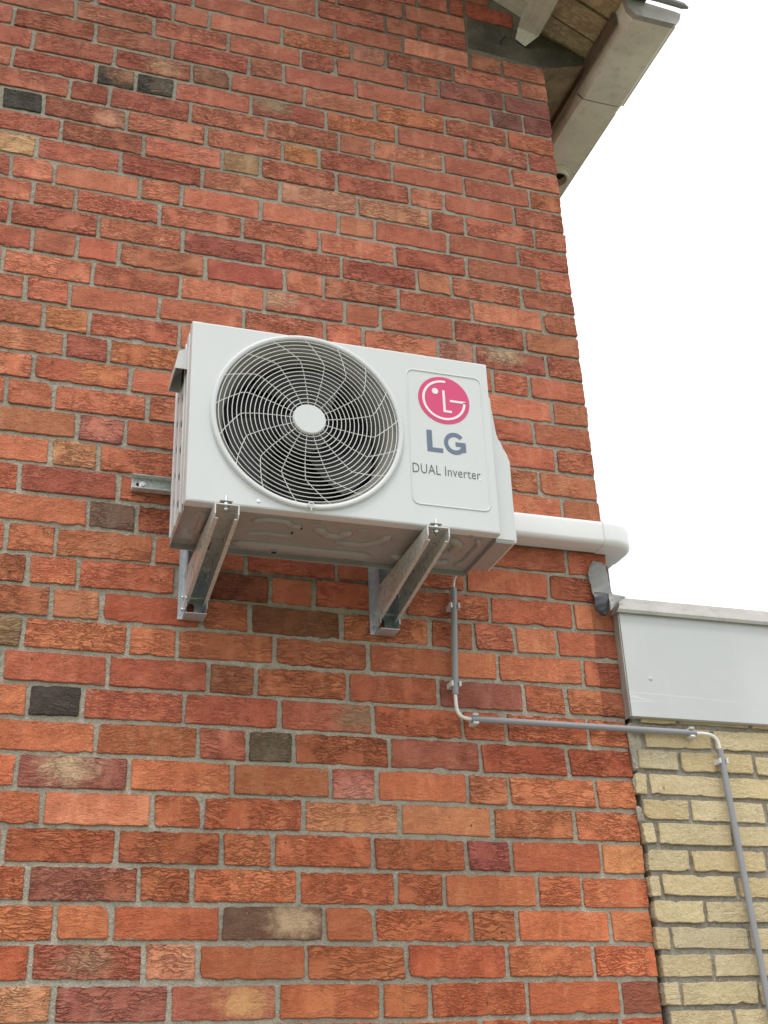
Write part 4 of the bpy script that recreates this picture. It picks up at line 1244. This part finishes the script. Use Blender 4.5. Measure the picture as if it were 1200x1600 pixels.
def make_bracket(X, label):
    """steel triangle: upright on the wall, arm under the unit, sloping open channel below"""
    W = 0.050
    t = 0.0022
    top, tip, low = Z0 + 0.9055, Z0 + 0.9055, Z0 + 0.801
    br = empty('wall_bracket', (X, 0.0, low), label, 'bracket', 'steel wall brackets under the air conditioner')
    # upright: slotted web against the wall, side cheeks forward, flat wall flange on the left
    bm = bmesh.new()
    hz = [rrect(X - 0.014, low + 0.014, X + 0.002, low + 0.040, 0.0075, 5), circ(X, low + 0.13, 0.004, 10), circ(X, low + 0.22, 0.004, 10)]
    plate(bm, [(X - W / 2 - 0.010, low), (X + W / 2, low), (X + W / 2, RZ - 0.02), (X - W / 2 - 0.010, RZ - 0.02)], hz, XZ, -0.0045, -0.0022)
    for sx in (-1, 1):
        xs = X + sx * (W / 2 - t / 2 - 0.0005)
        cheek = [(-0.0047, low + 0.001), (-0.052, low + 0.012), (-0.052, RZ - 0.02), (-0.0047, RZ - 0.02)]
        holes = [circ(-0.030, low + d, 0.0046, 12) for d in (0.088, 0.128, 0.165)]
        plate(bm, cheek, holes, YZ, xs - t / 2, xs + t / 2)
    box(bm, (X - W / 2 + 0.001, -0.05, low - 0.0012), (X + W / 2 - 0.001, -0.0022, low + 0.0008), 0.0004, 1)
    obj('upright', bm, 'galv', br)
    # arm: channel open below, level on top, its cheeks growing deeper to the wall, lips turned in
    bm = bmesh.new()
    plate(bm, [(X - W / 2, -0.392), (X + W / 2, -0.392), (X + W / 2, -0.006), (X - W / 2, -0.006)], [rrect(X - 0.008, -0.386, X + 0.008, -0.368, 0.006, 4), rrect(X - 0.008, -0.205, X + 0.004, -0.165, 0.005, 4)], XY, top, top - t)
    for sx in (-1, 1):
        xa, xb = X + sx * (W / 2 + 0.0002), X + sx * (W / 2 - t)
        poly = [(-0.392, top - t - 0.0002), (-0.392, top - 0.023), (-0.384, top - 0.030), (-0.012, low + 0.021), (-0.006, low + 0.024), (-0.010, low + 0.034), (-0.080, top - t - 0.0002)]
        prism(bm, poly, YZ, xa, xb)
        lo_ = [(-0.383, top - 0.0302), (-0.014, low + 0.0212), (-0.014, low + 0.0230), (-0.383, top - 0.0284)]
        prism(bm, lo_, YZ, xb - sx * 0.0001, xb - sx * 0.0060)
    obj('arm', bm, 'galvpaint', br)
    # bolts
    bm = bmesh.new()
    yb = -0.378
    cyl(bm, (X, yb, tip - 0.010), (X, yb, Z0 + 0.930), 0.0034, 10)
    cyl(bm, (X, yb, Z0 + 0.9065), (X, yb, Z0 + 0.9085), 0.0085, 16)
    cyl(bm, (X, yb, Z0 + 0.9085), (X, yb, Z0 + 0.9135), 0.0056, 6)
    cyl(bm, (X, yb, tip - 0.0085), (X, yb, tip - 0.0025), 0.0068, 6)
    obj('bolt', bm, 'zincbolt', br)
    bm = bmesh.new()
    cyl(bm, (X - W / 2 - 0.006, -0.022, low + 0.046), (X + W / 2 + 0.008, -0.022, low + 0.046), 0.003, 8)
    cyl(bm, (X - W / 2 - 0.003, -0.022, low + 0.046), (X - W / 2 - 0.0005, -0.022, low + 0.046), 0.006, 6)
    obj('bolt', bm, 'zincbolt', br)
    bm = bmesh.new()
    cyl(bm, (X - W / 2 - 0.004, -0.018, low + 0.018), (X - W / 2 + 0.001, -0.018, low + 0.018), 0.0042, 8)
    obj('bolt', bm, 'zincbolt', br)
    return br
bL = make_bracket(-1.069, 'steel wall bracket under the fan side of the air conditioner, nearer the projecting rail')
bR = make_bracket(-0.6155, 'steel wall bracket under the badge side of the air conditioner, nearer the conduit')
# rubber-topped feet of the unit rest on the arms
for X in (-1.069, -0.6155):
    for y in (-0.372, -0.185):
        obj('foot', B((X - 0.02, y - 0.014, Z0 + 0.9068), (X + 0.02, y + 0.014, AZ0 + 0.0012), 0.001, 1) if y > -0.3 else B((X - 0.013, y - 0.012, Z0 + 0.9160), (X + 0.013, y + 0.010, Z0 + 0.9172), 0.0004, 1), 'base', ac)

# ------------------------------------------------------------------ pipe trunking round the corner
TZ = Z0 + 1.1085
tr = empty('pipe_trunking', (-0.2, 0.0, TZ), 'white plastic pipe trunking running from the air conditioner round the house corner', 'trunking')
def trunk_profile(h, d, r):
    pts = [(0.0, -h / 2), (d - r, -h / 2)]
    pts += [(d - r + r * math.sin(math.radians(a)), -h / 2 + r - r * math.cos(math.radians(a))) for a in range(15, 91, 15)]
    pts += [(d - r + r * math.cos(math.radians(a)), h / 2 - r + r * math.sin(math.radians(a))) for a in range(0, 91, 15)]
    pts += [(0.0, h / 2)]
    return pts
def sweep(bm, prof, path):
    rings = [[bm.verts.new((bx + nx * w, by + ny * w, TZ + z)) for w, z in prof] for bx, by, nx, ny in path]
    m = len(prof)
    for a, b in zip(rings, rings[1:]):
        for i in range(m): bm.faces.new((a[i], a[(i + 1) % m], b[(i + 1) % m], b[i]))
    bm.faces.new(rings[0]); bm.faces.new(rings[-1][::-1])
    return bm
bm = sweep(bmesh.new(), trunk_profile(0.066, 0.060, 0.013), [(-0.50, -0.003, 0, -1), (-0.018, -0.003, 0, -1)])
obj('trunking_length', bm, 'trunk', tr, smooth=40)
path = [(-0.032, -0.003, 0, -1), (0.0, -0.003, 0, -1)]
for a in range(10, 91, 10):
    path.append((0.002, -0.001, math.sin(math.radians(a)), -math.cos(math.radians(a))))
path.append((0.002, 0.05, 1, 0))
bm = sweep(bmesh.new(), trunk_profile(0.0705, 0.0635, 0.017), path)
obj('trunking_corner', bm, 'trunk', tr, smooth=40)
bm = sweep(bmesh.new(), trunk_profile(0.066, 0.060, 0.013), [(0.002, 0.045, 1, 0), (0.002, 1.2, 1, 0)])
obj('trunking_length', bm, 'trunk', tr, smooth=40)

# ------------------------------------------------------------------ conduits, clips and cable
CYP = -0.024
def conduit(p0, p1, label):
    p0, p1 = V(p0), V(p1)
    d = (p1 - p0).normalized()
    bm = bmesh.new()
    tube(bm, [p0, p0 + d * 0.0005, p1 - d * 0.0005, p1], [0.0070, 0.0078, 0.0078, 0.0070], 20)
    o = obj('conduit', bm, 'cond', None, loc=tuple(p0), smooth=50)
    return tag(o, label, 'conduit', 'grey plastic conduits')
cA0, cA1 = V((-0.4405, CYP, Z0 + 0.930)), V((-0.4535, CYP, Z0 + 0.660))
cB0, cB1 = V((-0.418, CYP, Z0 + 0.6035)), V((0.172, CYP - 0.004, Z0 + 0.6000))
cC0, cC1 = V((0.232, CYP - 0.006, Z0 + 0.563)), V((0.262, CYP - 0.008, Z0 - 0.30))
conduit(cA0, cA1, 'short upright grey conduit below the air conditioner')
conduit(cB0, cB1, 'level grey conduit crossing from the red wall onto the yellow bricks')
conduit(cC0, cC1, 'long upright grey conduit running down the yellow brick wall')
def arc_pts(p0, d0, p1, d1, k=0.5, n=12):
    out = []
    l = (p1 - p0).length * k
    for i in range(n + 1):
        t = i / n
        a, b, c, e = p0, p0 + d0 * l, p1 - d1 * l, p1
        out.append(a * (1 - t) ** 3 + b * 3 * t * (1 - t) ** 2 + c * 3 * t * t * (1 - t) + e * t ** 3)
    return out
dn, rt = V((0, 0, -1)), V((1, 0, 0))
def cable(pts, label, r=0.0043):
    bm = tube(bmesh.new(), pts, r, 12)
    o = obj('cable', bm, 'cable', None, loc=tuple(pts[0]), smooth=60)
    return tag(o, label, 'cable')
cable([V((-0.4385, CYP - 0.10, Z0 + 0.955)), V((-0.4383, CYP - 0.06, Z0 + 0.958)), V((-0.4385, CYP - 0.02, Z0 + 0.957)), V((-0.439, CYP - 0.003, Z0 + 0.950)), V((-0.440, CYP, Z0 + 0.936)), cA0 + dn * 0.015], 'thin white cable end between the air conditioner and the short conduit', 0.0034)
cable([cA1 - dn * 0.01] + arc_pts(cA1, dn, cB0, rt, 0.55) + [cB0 + rt * 0.01], 'white cable bend joining the short upright conduit to the level one')
cable([cB1 - rt * 0.01] + arc_pts(cB1, rt, cC0, dn, 0.55) + [cC0 + dn * 0.01], 'white cable bend joining the level conduit to the long upright one')
def clip(c, axis, wall_y, label):
    """open plastic saddle: back block and two hooked prongs gripping the pipe"""
    bm = bmesh.new()
    prof = [(-0.0135, wall_y - c[1]), (0.0135, wall_y - c[1]), (0.0135, -0.003), (0.0150, -0.007), (0.0125, -0.0105), (0.0080, -0.0085), (0.0086, 0.0), (0.005, 0.0085), (-0.005, 0.0085), (-0.0086, 0.0), (-0.0080, -0.0085), (-0.0125, -0.0105), (-0.0150, -0.007), (-0.0135, -0.003)]
    if axis == 'z': fn = lambda u, v, t: V((c[0] + u, c[1] + v, c[2] + t))
    else: fn = lambda u, v, t: V((c[0] + t, c[1] + v, c[2] + u))
    prism(bm, [(u * 0.9, v) for u, v in prof], fn, -0.006, 0.006)
    o = obj('conduit_clip', bm, 'clip', None, loc=tuple(c))
    return tag(o, label, 'clip', 'conduit clips')
clip((-0.4427, CYP, Z0 + 0.882), 'z', 0.0, 'upper pale clip on the short upright conduit')
clip((-0.4522, CYP, Z0 + 0.685), 'z', 0.0, 'lower pale clip on the short upright conduit')
clip((-0.409, CYP, Z0 + 0.6033), 'x', 0.0, 'pale clip at the red wall end of the level conduit')
clip((0.158, CYP - 0.004, Z0 + 0.6001), 'x', YF, 'pale clip at the yellow wall end of the level conduit')
clip((0.2331, CYP - 0.006, Z0 + 0.532), 'z', YF, 'pale clip near the top of the long upright conduit')
